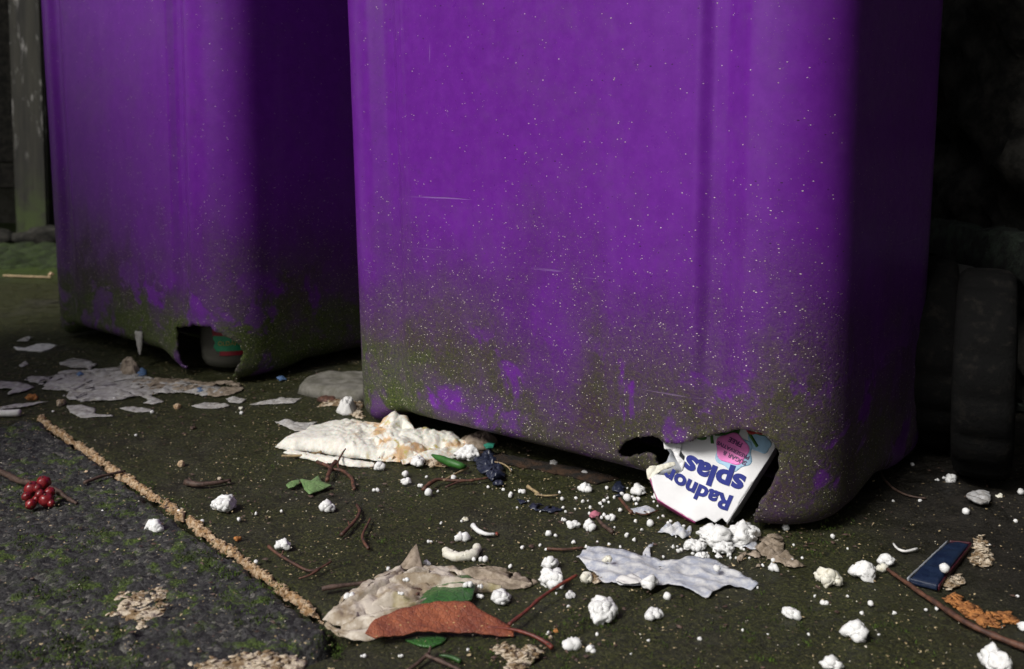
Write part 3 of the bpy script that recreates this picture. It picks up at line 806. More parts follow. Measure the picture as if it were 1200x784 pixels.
# badge
def ring(cpx, rx, ry, n, amp, lobes, ang=0):
    c = cl(*cpx); P = []
    for i in range(n):
        a = 2*math.pi*i/n; k = 1+amp*math.cos(lobes*a)
        x, y = rx*k*math.cos(a), ry*k*math.sin(a); P.append((c[0]+x*math.cos(ang)-y*math.sin(ang), c[1]+x*math.sin(ang)+y*math.cos(ang)))
    return P
rb = dist((839,526), (877,530))/2
cpatch('badge_shadow', ring((860,530), rb*1.15, rb*1.15, 60, .09, 6), M['sky'], .00065, .0001)
bd = cpatch('badge', ring((858,526), rb*1.02, rb*.98, 60, .07, 5), M['print_pink'], .0009, .0001)
ab = ang_of((874,537), (842,521))
for tx, p, sz in (('SUGAR &', (861,537), .0054), ('PRESERVATIVE', (859,528), .0048), ('FREE', (862,518.5), .0062)):
    text(tx, p, sz, M['inkp'], bd, ab, z=.0015, bold=.00012)
# fruit and leaves printed along the far end
cpatch('leaf_print', ring((822,513), .0045, .0026, 30, .1, 2, .5), M['lf'], .0007, .0001)
cpatch('leaf_print', [cl(*p) for p in [(832,508),(835,508),(837,520),(833,520)]], M['lf'], .0007, .0001)
cpatch('leaf_print', [cl(*p) for p in [(835,507),(850,503),(868,503),(866,509),(850,511),(838,511)]], M['lf'], .00072, .0001)
cpatch('water_print', ring((890,519), .0105, .0085, 40, .08, 5), M['sky'], .0006, .0001)
cpatch('leaf_print', [cl(*p) for p in [(876,508),(880,508),(889,523),(886,525)]], M['lf'], .0009, .0001)
cpatch('leaf_print', [cl(*p) for p in [(878,506),(900,505),(905,512),(890,511)]], M['lf'], .0009, .0001)
cpatch('flower_print', ring((881,504), .009, .0035, 40, .25, 4, .2), M['rd'], .0011, .0001)

# ------------------------------------------------------------------ clear bottle in the left bin
def arc_band(name, z0, z1, r, a0, a1, mat, parent, jag=0, n=40):
    V = []; F = []; m = 8
    for i in range(n+1):
        a = a0+(a1-a0)*i/n
        for k in range(m+1):
            z = z0+(z1-z0)*k/m; aa = a + (jag*mn.noise(Vector((z*90, 1, 0))) if i == 0 else 0)
            V.append((r*math.cos(aa), r*math.sin(aa), z))
    for i in range(n):
        for k in range(m): b = i*(m+1)+k; F.append((b, b+m+1, b+m+2, b+1))
    return mesh_obj(name, V, F, mat, parent)
hb = hit(TL_, 262, 440); BRd = .046
kk = N('clear scuffed plastic'); kk.set((.19, .185, .155), .22, Transmission_Weight=.55, IOR=1.3); kk.bump(kk.noise(300, 4, .7), .3, .0006); M['clear'] = kk.m
bp = G(262, 441) + Vector((.0, .052, 0))
bot = empty('plastic_bottle', (bp.x, bp.y, .004)); tag(bot, 'clear plastic bottle with green and dark red label inside the left bin hole', 'bottle')
bm = bmesh.new(); prof = [(.001, .004), (.03, .002), (.040, .006), (.045, .016), (.046, .03), (.046, .15), (.043, .17), (.030, .20), (.016, .215), (.014, .24), (.001, .24)]
rg = [[bm.verts.new((r*math.cos(2*math.pi*k/48), r*math.sin(2*math.pi*k/48), z)) for k in range(48)] for r, z in prof]
for a in range(len(rg)-1):
    for k in range(48): bm.faces.new((rg[a][k], rg[a][(k+1) % 48], rg[a+1][(k+1) % 48], rg[a+1][k]))
bm_obj('body', bm, M['clear'], bot)
M['lgreen'] = plain('green label', (.025, .30, .14), .35, var=.2, bump=0); M['lred'] = plain('dark red label', (.30, .015, .03), .35, var=.3, bump=0)
M['gold'] = plain('gold print', (.85, .62, .15), .4, var=.3, scale=400, bump=0)
a0, a1 = R(-108), R(15)
lb = arc_band('label', .030, .052, .0467, a0, a1, M['lgreen'], bot, .25)
arc_band('label_stripe', .024, .0302, .0468, a0+.12, a1, M['lred'], lb, .2); arc_band('label_stripe', .0518, .074, .0468, a0-.05, a1, M['lred'], lb, .3)
cu = bpy.data.curves.new('lettering', 'FONT'); cu.body = 'OLDAFF'; cu.size = .0085; cu.align_x = 'CENTER'; cu.extrude = .0001; cu.offset = .0001
tmp = bpy.data.objects.new('t', cu); scene.collection.objects.link(tmp)
me = bpy.data.meshes.new_from_object(tmp.evaluated_get(bpy.context.evaluated_depsgraph_get())); bpy.data.objects.remove(tmp)
me.name = 'lettering'; me.materials.clear(); me.materials.append(M['gold'])
for v in me.vertices:
    a = R(-82)+v.co.x/.047; v.co = (.0471*math.cos(a), .0471*math.sin(a), .0385+v.co.y)
link(bpy.data.objects.new('lettering', me), lb)
for i in range(9):
    pass

# ------------------------------------------------------------------ sawdust in the joint
def strip(name, line, wpx, mat, h, seed=0):
    """irregular ragged ribbon along a pixel polyline; wpx = widths in px"""
    L = [G(*p) for p in line]; up = []; dn = []
    for i in range(len(L)-1):
        d = (L[i+1]-L[i]); n = max(2, int(d.length/.005)); d2 = d.normalized(); nn = Vector((-d2.y, d2.x, 0))
        for j in range(n):
            t = j/n; p = L[i]+d*t; w2 = (wpx[i]*(1-t)+wpx[i+1]*t)*p.y/FPX/2
            a = w2*(.8+1.0*mn.noise(p*60+Vector((seed, 0, 0)))+.7*mn.noise(p*230)); b = w2*(.8+1.0*mn.noise(p*60+Vector((seed+9, 0, 5)))+.7*mn.noise(p*260))
            up.append(p+nn*a); dn.append(p-nn*b)
    return patch(name, up+dn[::-1], M[mat], lambda x, y, e: -.0045+.0060*min(1, e/.0022)+h*mn.fractal(Vector((x*190, y*190, 0)), 1, 2, 4), thick=.0005, res=.0011, noisep=.003, flakes=1600)
o = strip('sawdust', [(46,488),(62,500),(92,520),(150,560),(200,592),(262,638),(320,680),(352,703),(384,727)], [6,8,8,9,10,10,9,12,9], 'sawdust', .0016)
tag(o, 'pale orange sawdust packed into the long slanting joint beside the gritty slab', 'sawdust')
def crust(pts, label, mat='tan', h=.002, name='crust', cat='crust', lift=.003, group=None, noisep=.005, thick=.0015, amp=.0025, fl=70):
    o = patch(name, gpts(pts), M[mat], lambda x, y, e: (lift*.45+.0012)*min(1, e/.006)+amp*.7*abs(mn.fractal(Vector((x*170, y*170, 3)), 1, 2, 4)), thick=.0008, noisep=noisep, res=.0016, flakes=fl)
    return tag(o, label, cat, group)
crust([(128,727),(140,700),(165,697),(196,687),(205,690),(198,710),(202,716),(178,738),(158,742),(150,728),(132,730)], 'pale tan flaky crust patch in the middle of the gritty slab', lift=.004)
crust([(225,784),(245,774),(270,776),(290,768),(310,772),(340,770),(358,775),(356,790),(300,800),(230,800)], 'pale tan crust in the joint at the bottom edge left of the centre', lift=.003)
crust([(575,762),(590,758),(612,766),(622,758),(632,766),(640,758),(628,774),(604,792),(590,790),(594,775)], 'peach coloured crust patch below the red stem tip', 'tan', lift=.002)
crust([(1108,702),(1122,700),(1138,712),(1150,718),(1160,728),(1172,738),(1160,737),(1140,728),(1120,716)], 'long orange crumbly scrap lying against the dark stick', 'orange', lift=.003, name='scrap', cat='scrap')
crust([(1168,724),(1176,720),(1184,728),(1192,732),(1180,732)], 'small orange scrap at the right of the long orange one', 'orange', name='scrap', cat='scrap')
crust([(1138,660),(1142,640),(1148,632),(1156,640),(1162,652),(1168,658),(1160,662),(1150,668)], 'pinkish tan crumbled heap touching the blue packet', 'tan', name='crumbs', cat='crumbs', lift=.004, amp=.005)
crust([(1110,684),(1122,678),(1128,682),(1122,690),(1112,690)], 'yellowish tan fragment below the blue packet', 'tan', name='scrap', cat='scrap')
crust([(500,538),(512,533),(530,541),(522,548),(505,548)], 'tan crumbly patch below the green pod', 'tan', name='crumbs', cat='crumbs')
crust([(370,478),(385,470),(400,468),(424,474),(424,492),(410,486),(395,476)], 'sandy tan patch between the grey stone and the right bin', 'tan', lift=.001)
crust([(690,676),(702,679),(700,684),(692,684)], 'tiny tan flake beside the white film', 'tan', name='scrap', cat='scrap')

# ------------------------------------------------------------------ torn grey film and paper by the left bin
def film_mat(name, c, a, tr):
    k = N(name); f = k.noise(120, 5, .7); k.set(k.mix(k.ramp(f, .35, .65), c, a), .45, Transmission_Weight=tr, IOR=1.2); k.bump(k.noise(160, 5, .7), .5, .001); return k.m
M['film'] = film_mat('wet grey film', (.52, .51, .50), (.34, .32, .29), .05)
M['filmb'] = film_mat('bluish clear film', (.44, .47, .56), (.76, .76, .76), .20)
M['filmt'] = film_mat('dirty tan film', (.40, .33, .26), (.19, .15, .11), .05)
def film(pts, label, mat='film', amp=.0025, lift=.0012, name='torn_film', cat='torn film', sc=80, seed=0, noisep=.002, group='torn grey film scraps by the left bin', thick=.0004, cf=None, res=None, holes=0):
    o = patch(name, gpts(pts), M[mat], cf or crumple(amp, sc, lift, seed), thick=thick, noisep=noisep, res=res, holes=holes)
    return tag(o, label, cat, group)
film([(28,446),(35,442),(58,443),(72,437),(85,432),(69,429),(72,424),(88,421),(103,423),(113,429),(105,435),(125,433),(140,431),(143,425),(153,425),(158,434),(185,450),(215,448),(240,452),(262,456),(262,462),(238,465),(215,461),(190,462),(165,465),(140,470),(100,472),(80,470),(76,465),(85,460),(60,458),(48,459),(52,452),(40,450)], 'largest torn grey film sheet, spread on the slab before the left bin', amp=.003, noisep=.006, holes=.22, res=.0022, sc=60)
film([(150,448),(175,444),(215,446),(245,450),(262,447),(280,450),(286,458),(270,464),(248,467),(238,462),(205,458),(175,458)], 'tan film piece right under the left bin hole', 'filmt', amp=.003, seed=4, noisep=.006, holes=.3, res=.002)
film([(78,477),(95,476),(112,480),(110,487),(130,488),(133,490),(95,491),(82,485)], 'grey film scrap just right of the upper end of the sawdust joint')
film([(140,480),(155,478),(178,481),(177,484),(160,485),(145,482)], 'thin grey film strip with a bead at its right tip')
film([(-12,447),(12,449),(30,451),(40,455),(28,460),(8,464),(15,457),(-12,456)], 'grey film scrap cut by the left border of the photo')
film([(-12,480),(30,474),(56,472),(30,478),(-12,483)], 'thin grey film strip above the white tube at the left border')
film([(158,463),(172,463),(192,472),(182,475),(168,474),(174,470)], 'angular grey film scrap left of the peach crumb')
film([(224,478),(240,473),(256,474),(270,477),(258,480),(235,480)], 'grey film sliver right of the peach crumb')
film([(265,469),(275,466),(288,470),(282,474),(268,473)], 'small grey film scrap below the left bin bottle')
film([(292,476),(310,471),(330,468),(353,468),(345,474),(320,475)], 'grey film sliver left of the grey stone')
film([(20,401),(30,396),(38,396),(33,401)], 'small grey film scrap above the white flake', group=None)
film([(22,430),(30,424),(33,428),(26,432)], 'tiny grey film flake far left below the white flake', group=None)
film([(16,409),(30,410),(45,405),(58,405),(66,407),(60,411),(48,414),(20,412)], 'bright white flat flake on the slab far left', 'white', amp=.002, name='paper_flake', cat='flake', group=None, thick=.002)
film([(322,496),(335,494),(352,497),(372,496),(356,507),(345,507)], 'translucent grey film sticking out behind the white tissue', amp=.003, group=None)
def curl(pts, top, label, mat='film'):
    return film(pts, label, mat, cf=lambda x, y, e: .001+top*min(1, e/.006)*(.7+.6*abs(mn.noise(Vector((x*160, y*160, 1))))), group=None)
curl([(140,437),(143,428),(158,428),(166,437),(160,441),(145,441)], .014, 'upright curled film tip rising from the grey film before the left bin', 'filmt')
for pts, lb in (([(90,440),(97,438),(98,441),(92,443)], 'pale blue plastic fragment on the large grey film'), ([(158,438),(165,434),(172,436),(170,442),(160,443)], 'blue plastic fragment under the edge of the left bin'), ([(228,458),(236,456),(240,460),(232,463)], 'blue plastic fragment below the left bin hole'), ([(324,445),(332,443),(336,446),(328,448)], 'blue plastic fragment beside the grey stone under the left bin')):
    film(pts, lb, 'blue', amp=.004, name='plastic_fragment', cat='fragment', group='blue plastic fragments', thick=.001)
bm = bmesh.new(); a = G(-14, 485, .005); b = G(25, 483.5, .005); tube(bm, [a, (a+b)/2, b], [.0042]*3, 14, .02)
o = bm_obj('paper_tube', bm, M['white']); tag(o, 'white paper tube end cut by the left border of the photo', 'paper tube')
# stone, white curl
def lump(pts, label, mat, top, name, cat, sc=40, irr=.35, group=None, edge=.012, thick=.002, noisep=.002, res=None, fine=.0):
    def f(x, y, e):
        t = min(1, e/edge); d = math.sqrt(max(0, 1-(1-t)**2))
        return top*d*(1+irr*mn.noise(Vector((x*sc, y*sc, 2)))) + fine*abs(mn.fractal(Vector((x*170, y*170, 2)), 1, 2, 4))*t
    return tag(patch(name, gpts(pts), M[mat], f, thick=thick, noisep=noisep, res=res), label, cat, group)
lump([(350,462),(356,452),(380,447),(420,444),(455,446),(455,466),(420,472),(385,470)], 'flat grey stone wedged between the two bins', 'stone', .013, 'stone', 'stone')
lump([(372,470),(385,467),(396,468),(394,472),(380,473)], 'reddish brown bark chip in front of the grey stone', 'twig', .005, 'bark_chip', 'bark chip', edge=.005)
curl([(394,484),(396,480),(404,478),(408,474),(416,475),(418,482),(414,487),(402,488)], .016, 'small upright white paper twist beside the left edge of the right bin', 'white')

# ------------------------------------------------------------------ the big tissue
def tissue_mat():
    k = N('wet stained tissue'); xyz = k.z(); n = k.noise(45, 5, .65); nf = k.noise(220, 4, .7)
    col = k.mix(k.ramp(nf, .35, .7), (.80, .77, .71), (.68, .63, .54))
    m = k.math('MULTIPLY', k.ramp(n, .50, .62), k.ramp(k.math('ADD', xyz[0], k.math('MULTIPLY', n, .05)), -.165, -.11))
    col = k.mix(k.math('MULTIPLY', m, .85), col, (.56, .33, .13))
    m2 = k.math('MULTIPLY', k.ramp(k.noise(70, 4, .6), .58, .68), k.ramp(xyz[0], -.18, -.12)); col = k.mix(m2, col, (.50, .42, .14))
    s1, c = speck(k, 200, .14, .10); col = k.mix(s1, col, (.10, .07, .04))
    k.set(col, .55, Subsurface_Weight=.15, Subsurface_Scale=.003); k.bump(k.noise(140, 5, .7), .45, .0015); return k.m
M['tissue'] = tissue_mat()
def humps(hs, wr=.0025, base=.001, edge=.006, smooth_x=None, fold=None):
    H = [(G(a, b), r, t) for a, b, r, t in hs]
    def f(x, y, e):
        z = 0
        for c, r, t in H:
            d = ((x-c.x)**2+((y-c.y)*1.1)**2)/(r*r)
            if d < 1: z = max(z, t*math.sqrt(1-d))
        fx, fy = (x, y) if not fold else (x*fold[0]+y*fold[1], (-x*fold[1]+y*fold[0])*.35)
        wx = fx+.006*mn.noise(Vector((x*40, y*40, 8))); wy = fy+.006*mn.noise(Vector((x*40, y*40, 18)))
        wv = (.5-abs(mn.noise(Vector((wx*60, wy*60, 4)))))*1.1+(.5-abs(mn.noise(Vector((wx*130, wy*130, 9)))))*.6+.25*mn.noise(Vector((x*300, y*300, 2)))
        if smooth_x is not None: wv = wv*(.25+.75*max(0, min(1, (x-smooth_x)/.04)))
        k = min(1, e/edge); return base + (z+wr*wv*2)*(k*(2-k))
    return f
o = patch('tissue', gpts([(322,525),(335,520),(350,516),(362,510),(378,505),(400,502),(420,504),(440,508),(458,508),(478,510),(500,514),(520,515),(542,518),(556,523),(552,530),(532,536),(508,537),(490,541),(470,543),(440,541),(415,538),(385,534),(360,530),(340,530)]), M['tissue'],
    humps([(395,519,.075,.013),(420,522,.05,.010),(464,515,.020,.026),(454,524,.024,.017),(480,524,.026,.014),(500,522,.026,.013),(520,522,.022,.009),(470,532,.026,.012)], wr=.0028, smooth_x=-.215, edge=.010), thick=.0006, noisep=.003, res=.0016)
tag(o, 'large wet white tissue with orange stains lying at the left corner of the right bin', 'tissue')
lump([(540,521),(552,516),(572,514),(582,520),(572,527),(552,528)], 'brown rotten tissue end tucked under the right bin', 'filmt', .008, 'tissue_shred', 'tissue', edge=.008, fine=.004)
def ribbons(lst, seed=0):
    """thin folded strips: (pixel line with lift mm, width px) -> verts and faces"""
    V = []; F = []
    for n_, (line, wd) in enumerate(lst):
        P = [G(p[0], p[1], p[2]*.001) for p in line]; m = 10; R_ = []
        for i in range(len(P)-1):
            p0, p1, p2, p3 = P[max(i-1, 0)], P[i], P[i+1], P[min(i+2, len(P)-1)]; k = max(4, int((p2-p1).length/.0018))
            for j in range(k):
                t = j/k; R_.append(.5*((2*p1)+(-p0+p2)*t+(2*p0-5*p1+4*p2-p3)*t*t+(-p0+3*p1-3*p2+p3)*t**3))
        N_ = len(R_)
        b0 = len(V)
        for i, p in enumerate(R_):
            d = (R_[min(i+1, N_-1)]-R_[max(i-1, 0)]); d.z = 0; d.normalize(); nn = Vector((-d.y, d.x, 0)); t = i/(N_-1)
            w_ = wd*p.y/FPX*.5*(math.sin(math.pi*min(1, max(0, .12+t*.80)))**.6)*(1+.5*mn.noise(p*70+Vector((seed, n_, 0))))
            for j in range(m+1):
                q = j/m*2-1; arch = (1-abs(q)**1.5)
                z = p.z*(.15+.85*arch)+.0022*mn.noise(Vector((t*N_*.05, q*2.2, seed+n_)))+.0012*mn.noise(p*300+Vector((0, 0, q*3)))
                V.append(p+nn*(w_*q+.0015*mn.noise(p*120+Vector((q, 3, 0))))+Vector((0, 0, max(z, .0008)-p.z)))
        for i in range(N_-1):
            for j in range(m): q = b0+i*(m+1)+j; F.append((q, q+m+1, q+m+2, q+1))
    return V, F
def add_ribbons(o, lst, seed=0):
    V, F = ribbons(lst, seed); me = o.data; bm = bmesh.new(); bm.from_mesh(me); vv = [bm.verts.new(Vector(v)-o.location) for v in V]
    for f in F:
        q = bm.faces.new([vv[k] for k in f]); q.smooth = True
    bm.to_mesh(me); bm.free()
add_ribbons(bpy.data.objects['tissue'], [([(336,528,2),(370,533,5),(410,539,6),(440,543,4)], 16), ([(452,512,12),(458,497,24),(470,490,26),(482,500,20),(486,512,10)], 22), ([(486,520,8),(500,508,15),(518,512,12),(536,520,6)], 20), ([(444,535,5),(460,520,14),(478,522,12),(492,534,5)], 18), ([(470,540,4),(500,528,11),(530,530,6),(548,527,4)], 16), ([(420,530,6),(438,512,15),(452,520,13),(462,536,5)], 16), ([(520,517,7),(540,514,9),(560,520,5)], 14)], 3)
# beige crumpled tissue in front
def beige():
    k = N('beige sodden tissue'); n = k.noise(60, 5, .7)
    col = k.mix(k.ramp(n, .38, .62), (.56, .50, .42), (.27, .21, .14)); col = k.mix(k.ramp(k.noise(40, 3, .6), .55, .7), col, (.34, .29, .15))
    s1, c = speck(k, 220, .14, .12); col = k.mix(s1, col, (.08, .06, .04))
    k.set(col, .5); k.bump(k.noise(150, 5, .7), .5, .0015); return k.m
M['beige'] = beige()
o = patch('tissue', gpts([(378,728),(392,714),(398,704),(420,692),(440,680),(455,672),(480,668),(505,668),(530,670),(550,676),(556,681),(540,690),(515,703),(490,713),(470,724),(448,736),(425,740),(408,739),(392,734)]), M['beige'],
    humps([(430,716,.030,.004),(452,700,.030,.005),(490,685,.030,.005),(520,680,.028,.004)], wr=.0022, fold=(.8, .6)), thick=.0004, noisep=.005, res=.0013, holes=.35)
add_ribbons(o, [([(382,730,2),(405,738,5),(435,738,6),(470,726,6),(500,712,3)], 15), ([(396,722,3),(404,704,9),(425,692,12),(452,676,13),(470,664,8)], 22), ([(410,728,5),(440,716,10),(475,712,9),(510,698,5)], 18), ([(430,712,6),(458,694,13),(480,700,10),(505,694,6)], 20), ([(440,690,7),(470,672,14),(510,674,13),(550,680,9),(590,688,4)], 18), ([(462,680,8),(485,664,15),(505,668,10)], 16), ([(400,734,3),(430,724,9),(455,728,8),(476,720,4)], 12), ([(505,690,5),(530,684,11),(560,684,7)], 14)], 7)
tag(o, 'crumpled sodden beige tissue lying behind the red brown leaf', 'tissue')
o = patch('tissue', gpts([(536,674),(548,666),(565,664),(590,670),(612,678),(628,684),(615,690),(590,691),(570,688),(552,686)]), M['filmt'],
    humps([(560,676,.02,.002),(590,682,.03,.001)], wr=.0015, fold=(.9, .3)), thick=.0004, noisep=.005, res=.0013, holes=.15)
add_ribbons(o, [([(536,672,5),(552,664,11),(575,668,9),(600,680,5),(625,686,1)], 10), ([(548,684,3),(570,680,6),(600,686,3),(615,688,1)], 9), ([(556,666,9),(580,664,8),(596,667,5)], 6)], 9)
tag(o, 'brown stringy tissue shred trailing right from the crumpled beige tissue', 'tissue')
# dry brown leaf curl standing from the beige tissue
def tri(pts3, mat, label, name, cat, nu=14, seed=0, thick=.0006, bow=.004, parent=None):
    a, b, c = [Vector(p) for p in pts3]; V = []; F = []; nn = (b-a).cross(c-a).normalized()
    for i in range(nu+1):
        for j in range(nu+1):
            u, v = i/nu, j/nu; p = a*(1-u)+(b*(1-v)+c*v)*u
            V.append(p+nn*(bow*math.sin(v*math.pi)*u+.0012*mn.noise(p*150)))
    for i in range(nu):
        for j in range(nu): q = i*(nu+1)+j; F.append((q, q+1, q+nu+2, q+nu+1))
    o = mesh_obj(name, V, F, M[mat], parent); s = o.modifiers.new('s', 'SOLIDIFY'); s.thickness = thick
    return tag(o, label, cat)
g = G(490, 668)
tri([G(488, 665, 0)+Vector((.0, 0, .019)), G(466, 668, .004), G(497, 671, .004)], 'filmt', 'brown curled dry shred standing up behind the beige tissue', 'dry_shred', 'shred')
crust([(478,712),(486,694),(498,688),(505,690),(500,702),(490,710)], 'red brown dry leaf fragment within the beige tissue', 'twig', name='leaf_fragment', cat='leaf', lift=.011)

# ------------------------------------------------------------------ leaves
def leaf_mat(name, a, b, vein, rough=.4, sp=None, spc=(.5, .35, .15), vs=150, bs=.5):
    k = N(name); n = k.noise(50, 5, .65); v = k.n('ShaderNodeTexVoronoi'); v.feature = 'DISTANCE_TO_EDGE'; v.inputs['Scale'].default_value = vs; k.L(k.pos(), v.inputs['Vector'])
    col = k.mix(k.ramp(n, .35, .65), a, b); col = k.mix(k.ramp(v.outputs['Distance'], .06, .0, 0, .35), col, vein)
    nf = k.noise(240, 5, .75); col = k.mix(k.ramp(nf, .45, .7, 0, .5), col, vein)
    if sp: s1, c = speck(k, 330, .26, sp); col = k.mix(s1, col, spc)
    k.set(col, rough); k.bump(k.math('ADD', k.ramp(v.outputs['Distance'], 0, .15), k.noise(260, 4, .7)), bs, .0008); return k.m
M['redleaf'] = leaf_mat('red brown leaf', (.33, .095, .040), (.17, .040, .022), (.10, .028, .018), .65, .40, vs=330)
M['greenleaf'] = leaf_mat('dark green leaf blade', (.025, .095, .018), (.045, .13, .03), (.04, .13, .03), .3)
M['paleleaf'] = leaf_mat('pale ivy leaf blade', (.16, .27, .10), (.12, .22, .075), (.24, .33, .15), .45)
def leaf(pts, mat, label, hfun, stems=(), name='leaf', thick=.0009, group='fallen leaves', z=0, noisep=.0006, zf=None):
    P = gpts(pts) if not zf else [G(a, b, zf(a, b)) for a, b in pts]; c = sum(P, Vector())/len(P)
    root = empty(name, (c.x, c.y, 0)); tag(root, label, 'leaf', group)
    b = patch('blade', P, M[mat], hfun, thick=thick, noisep=noisep, parent=root, res=.0015)
    b.data.transform(Matrix.Translation(-root.location))
    for sp, ra, rb, m in stems:
        bm = bmesh.new(); Q = []; RR = []
        for i, p in enumerate(sp):
            zz = p[2]*.001; q = G(p[0], p[1], zz)-root.location; Q.append(q); RR.append((ra+(rb-ra)*i/(len(sp)-1))*(q.y+c.y)/FPX)
        tube(bm, Q, RR, 8, .05); bm_obj('stalk', bm, M[m], root)
    return root
RL = G(430, 750); RR_ = G(600, 732); rdir = (RR_-RL).normalized(); rn = Vector((-rdir.y, rdir.x, 0))
_vb = (G(530, 714, .014)-RL).dot(rn); _vf = (G(530, 750, .004)-RL).dot(rn)
def redh(x, y, e):
    p = Vector((x, y, 0))-RL; u = p.dot(rdir)/(RR_-RL).length; v = p.dot(rn); t = max(-.3, min(1.4, (v-_vf)/(_vb-_vf)))
    return .0035+.0105*t + .0007*mn.noise(Vector((x*90, y*90, 0))) + .0010*mn.noise(Vector((u*16+t*2, t, 0)))
leaf([(427,751),(433,741),(447,730),(465,721),(485,715),(505,709),(525,707),(547,705),(560,711),(575,718),(590,724),(602,730),(603,738),(585,740),(560,739),(520,741),(490,745),(460,752),(440,755)], 'redleaf', 'large red brown dead leaf with a long stalk at the bottom centre', redh, zf=lambda a, b: .0035+.0105*max(-.1, min(1.2, (752-b)/38)), noisep=.0012,
    stems=[([(570,735,7),(598,737,6),(622,744,4),(640,753,2),(648,759,1)], 1.4, 3.0, 'stem')])
def domeh(z0, z1, k=.01):
    return lambda x, y, e: z0+z1*min(1, e/k)+.0008*mn.noise(Vector((x*80, y*80, 0)))
leaf([(486,718),(497,706),(508,697),(522,690),(536,685),(549,684),(556,689),(557,699),(553,712),(540,720),(505,724)], 'greenleaf', 'dark green leaf blade partly covered by the red brown leaf', domeh(.006, .002))
leaf([(474,752),(490,748),(515,746),(524,750),(518,757),(505,762),(492,760)], 'greenleaf', 'small green leaf peeping out under the red brown leaf', domeh(.001, .001))
leaf([(352,567),(353,565),(364,568),(373.7,561.5),(376.5,568),(388,573),(376.5,578),(362.5,584),(357,578)], 'paleleaf', 'pale green lobed ivy leaf on the mossy slab below the white tissue', domeh(.003, .002, .006), stems=[([(352,566,4),(346,566,3)], .8, .8, 'straw')])
leaf([(335,573),(341,568),(352,566),(351,571),(345,575),(338,576)], 'paleleaf', 'small pale green leaf lobe beside the ivy leaf', domeh(.003, .001, .004))
# green pod
bm = bmesh.new(); tube(bm, [G(506,533,.012), G(515,537,.011), G(528,542,.010), G(540,546,.009), G(546,546,.007)], [.0010, .0034, .0042, .0036, .0012], 12, .10)
o = bm_obj('green_pod', bm, plain('shiny green skin', (.030, .13, .018), .5, scale=120)); c = G(525, 544); recenter(o, (c.x, c.y, 0)); tag(o, 'bright green pod lying beside the stained tissue and a foam lump', 'pod')

# ------------------------------------------------------------------ twigs
twig([([(372,541,3),(385,547,3),(388,551,2)], 2.0, 2.4), ([(393,541,5),(386,551,3),(384,563,1)], 2.4, 2.6), ([(386,550,2),(400,551,2),(412,561,1),(415,573,0)], 1.8, 2.2), ([(398,552,2),(396,542,5),(402,530,9),(405,526,11)], 1.3, .9)], 'twig', 'forked reddish twig reaching up against the white tissue')
twig([([(400,627),(408,619,1),(417,609,1),(421,600,1),(418,592,0)], 2.2, 1.8), ([(410,617,1),(408,611,2)], 1.2, .8)], 'twig', 'bent reddish twig in the middle of the mossy slab below the ivy leaf')
twig([([(434,608),(429,618,1),(425,627,1),(427,636,1),(432,643)], 1.3, 1.9)], 'twig', 'thin curved reddish twig just right of the bent one')
twig([([(314,640,5),(325,649,3),(345,661,2),(363,669,1),(377,665,2),(388,658,3)], 2.0, 1.2), ([(330,652,3),(332,645,8)], 1.4, .6), ([(374,667,2),(363,674,1),(350,678,0)], 1.6, 1.2)], 'twig', 'branching reddish twig lying against a foam lump near the sawdust joint')
twig([([(218,565),(232,568),(252,566),(270,563)], 3.6, 2.0), ([(226,567),(221,560,3)], 1.6, 1)], 'twigd', 'short thick dark brown twig right of the sawdust joint')
twig([([(330,534),(350,534),(368,532),(376,530)], 1.4, 2.2)], 'straw', 'thin orange stick under the front edge of the white tissue', 'stick')
twig([([(496,574,1),(503,567,3),(513,562,3),(528,563,2),(550,563,2),(572,560,2)], 2.6, 1.3), ([(522,571,1),(540,564,2),(556,563,2)], 1.2, 1.6)], 'twig', 'curved brown twig with beads around it in front of the right bin')
twig([([(520,563,3),(533,556,2),(549,548,2)], 1.3, 1.5)], 'straw', 'straight straw coloured stick above the curved brown twig', 'stick')
twig([([(578,541,4),(588,543,4),(596,548,2),(599,553,1)], 1.1, .8)], 'straw', 'thin pale curved stem right of the navy scrap', 'stem')
twig([([(1040,667,2),(1058,680,2),(1075,692,2),(1100,709,2),(1130,728,2),(1165,745,1),(1210,762,1)], 2.0, 4.2)], 'twig', 'long straight brown stick running out of the photo at the right edge', 'stick')
twig([([(641,643),(660,644),(684,642)], 1.8, 1.4)], 'twig', 'small straight brown stick in front of the drink carton', 'stick')
twig([([(1032,535,1),(1031,550),(1040,566),(1055,577),(1070,582),(1085,584)], 1.8, 1.2)], 'twigd', 'dark curved twig on the damp ground right of the right bin')
twig([([(1023,514,8),(1015,520,5),(1020,528,2),(1030,533,1)], .9, .9)], 'straw', 'pale bent stem close to the side of the right bin', 'stem')
twig([([(597,732,6),(612,720,5),(633,702,6),(655,686,9),(676,674,12)], 2.4, 1.6)], 'stem', 'red stalk rising to the right from the red brown leaf', 'stalk')
twig([([(476,786),(488,779,1),(503,766,3)], 2.2, 2.4), ([(498,768,3),(515,774,2),(540,786,1)], 2.4, 2.2), ([(503,766,3),(505,757,6)], 2, 1)], 'twigd', 'dark forked twig at the bottom edge under the red brown leaf')
twig([([(515,768,2),(528,770,2),(540,775,1)], 1.6, 3.0)], 'leafg', 'green and pink bud stem at the bottom edge beside the forked twig', 'bud')
twig([([(378,690,1),(395,687,2),(420,684,2),(444,679,4),(456,673,5)], 3.2, 1.2)], 'twigd', 'dark twig disappearing under the crumpled beige tissue')
twig([([(98,566,2),(108,562,3),(120,558,3),(146,552,2)], 2.6, 1.5)], 'twigd', 'short dark twig crossing the sawdust joint')
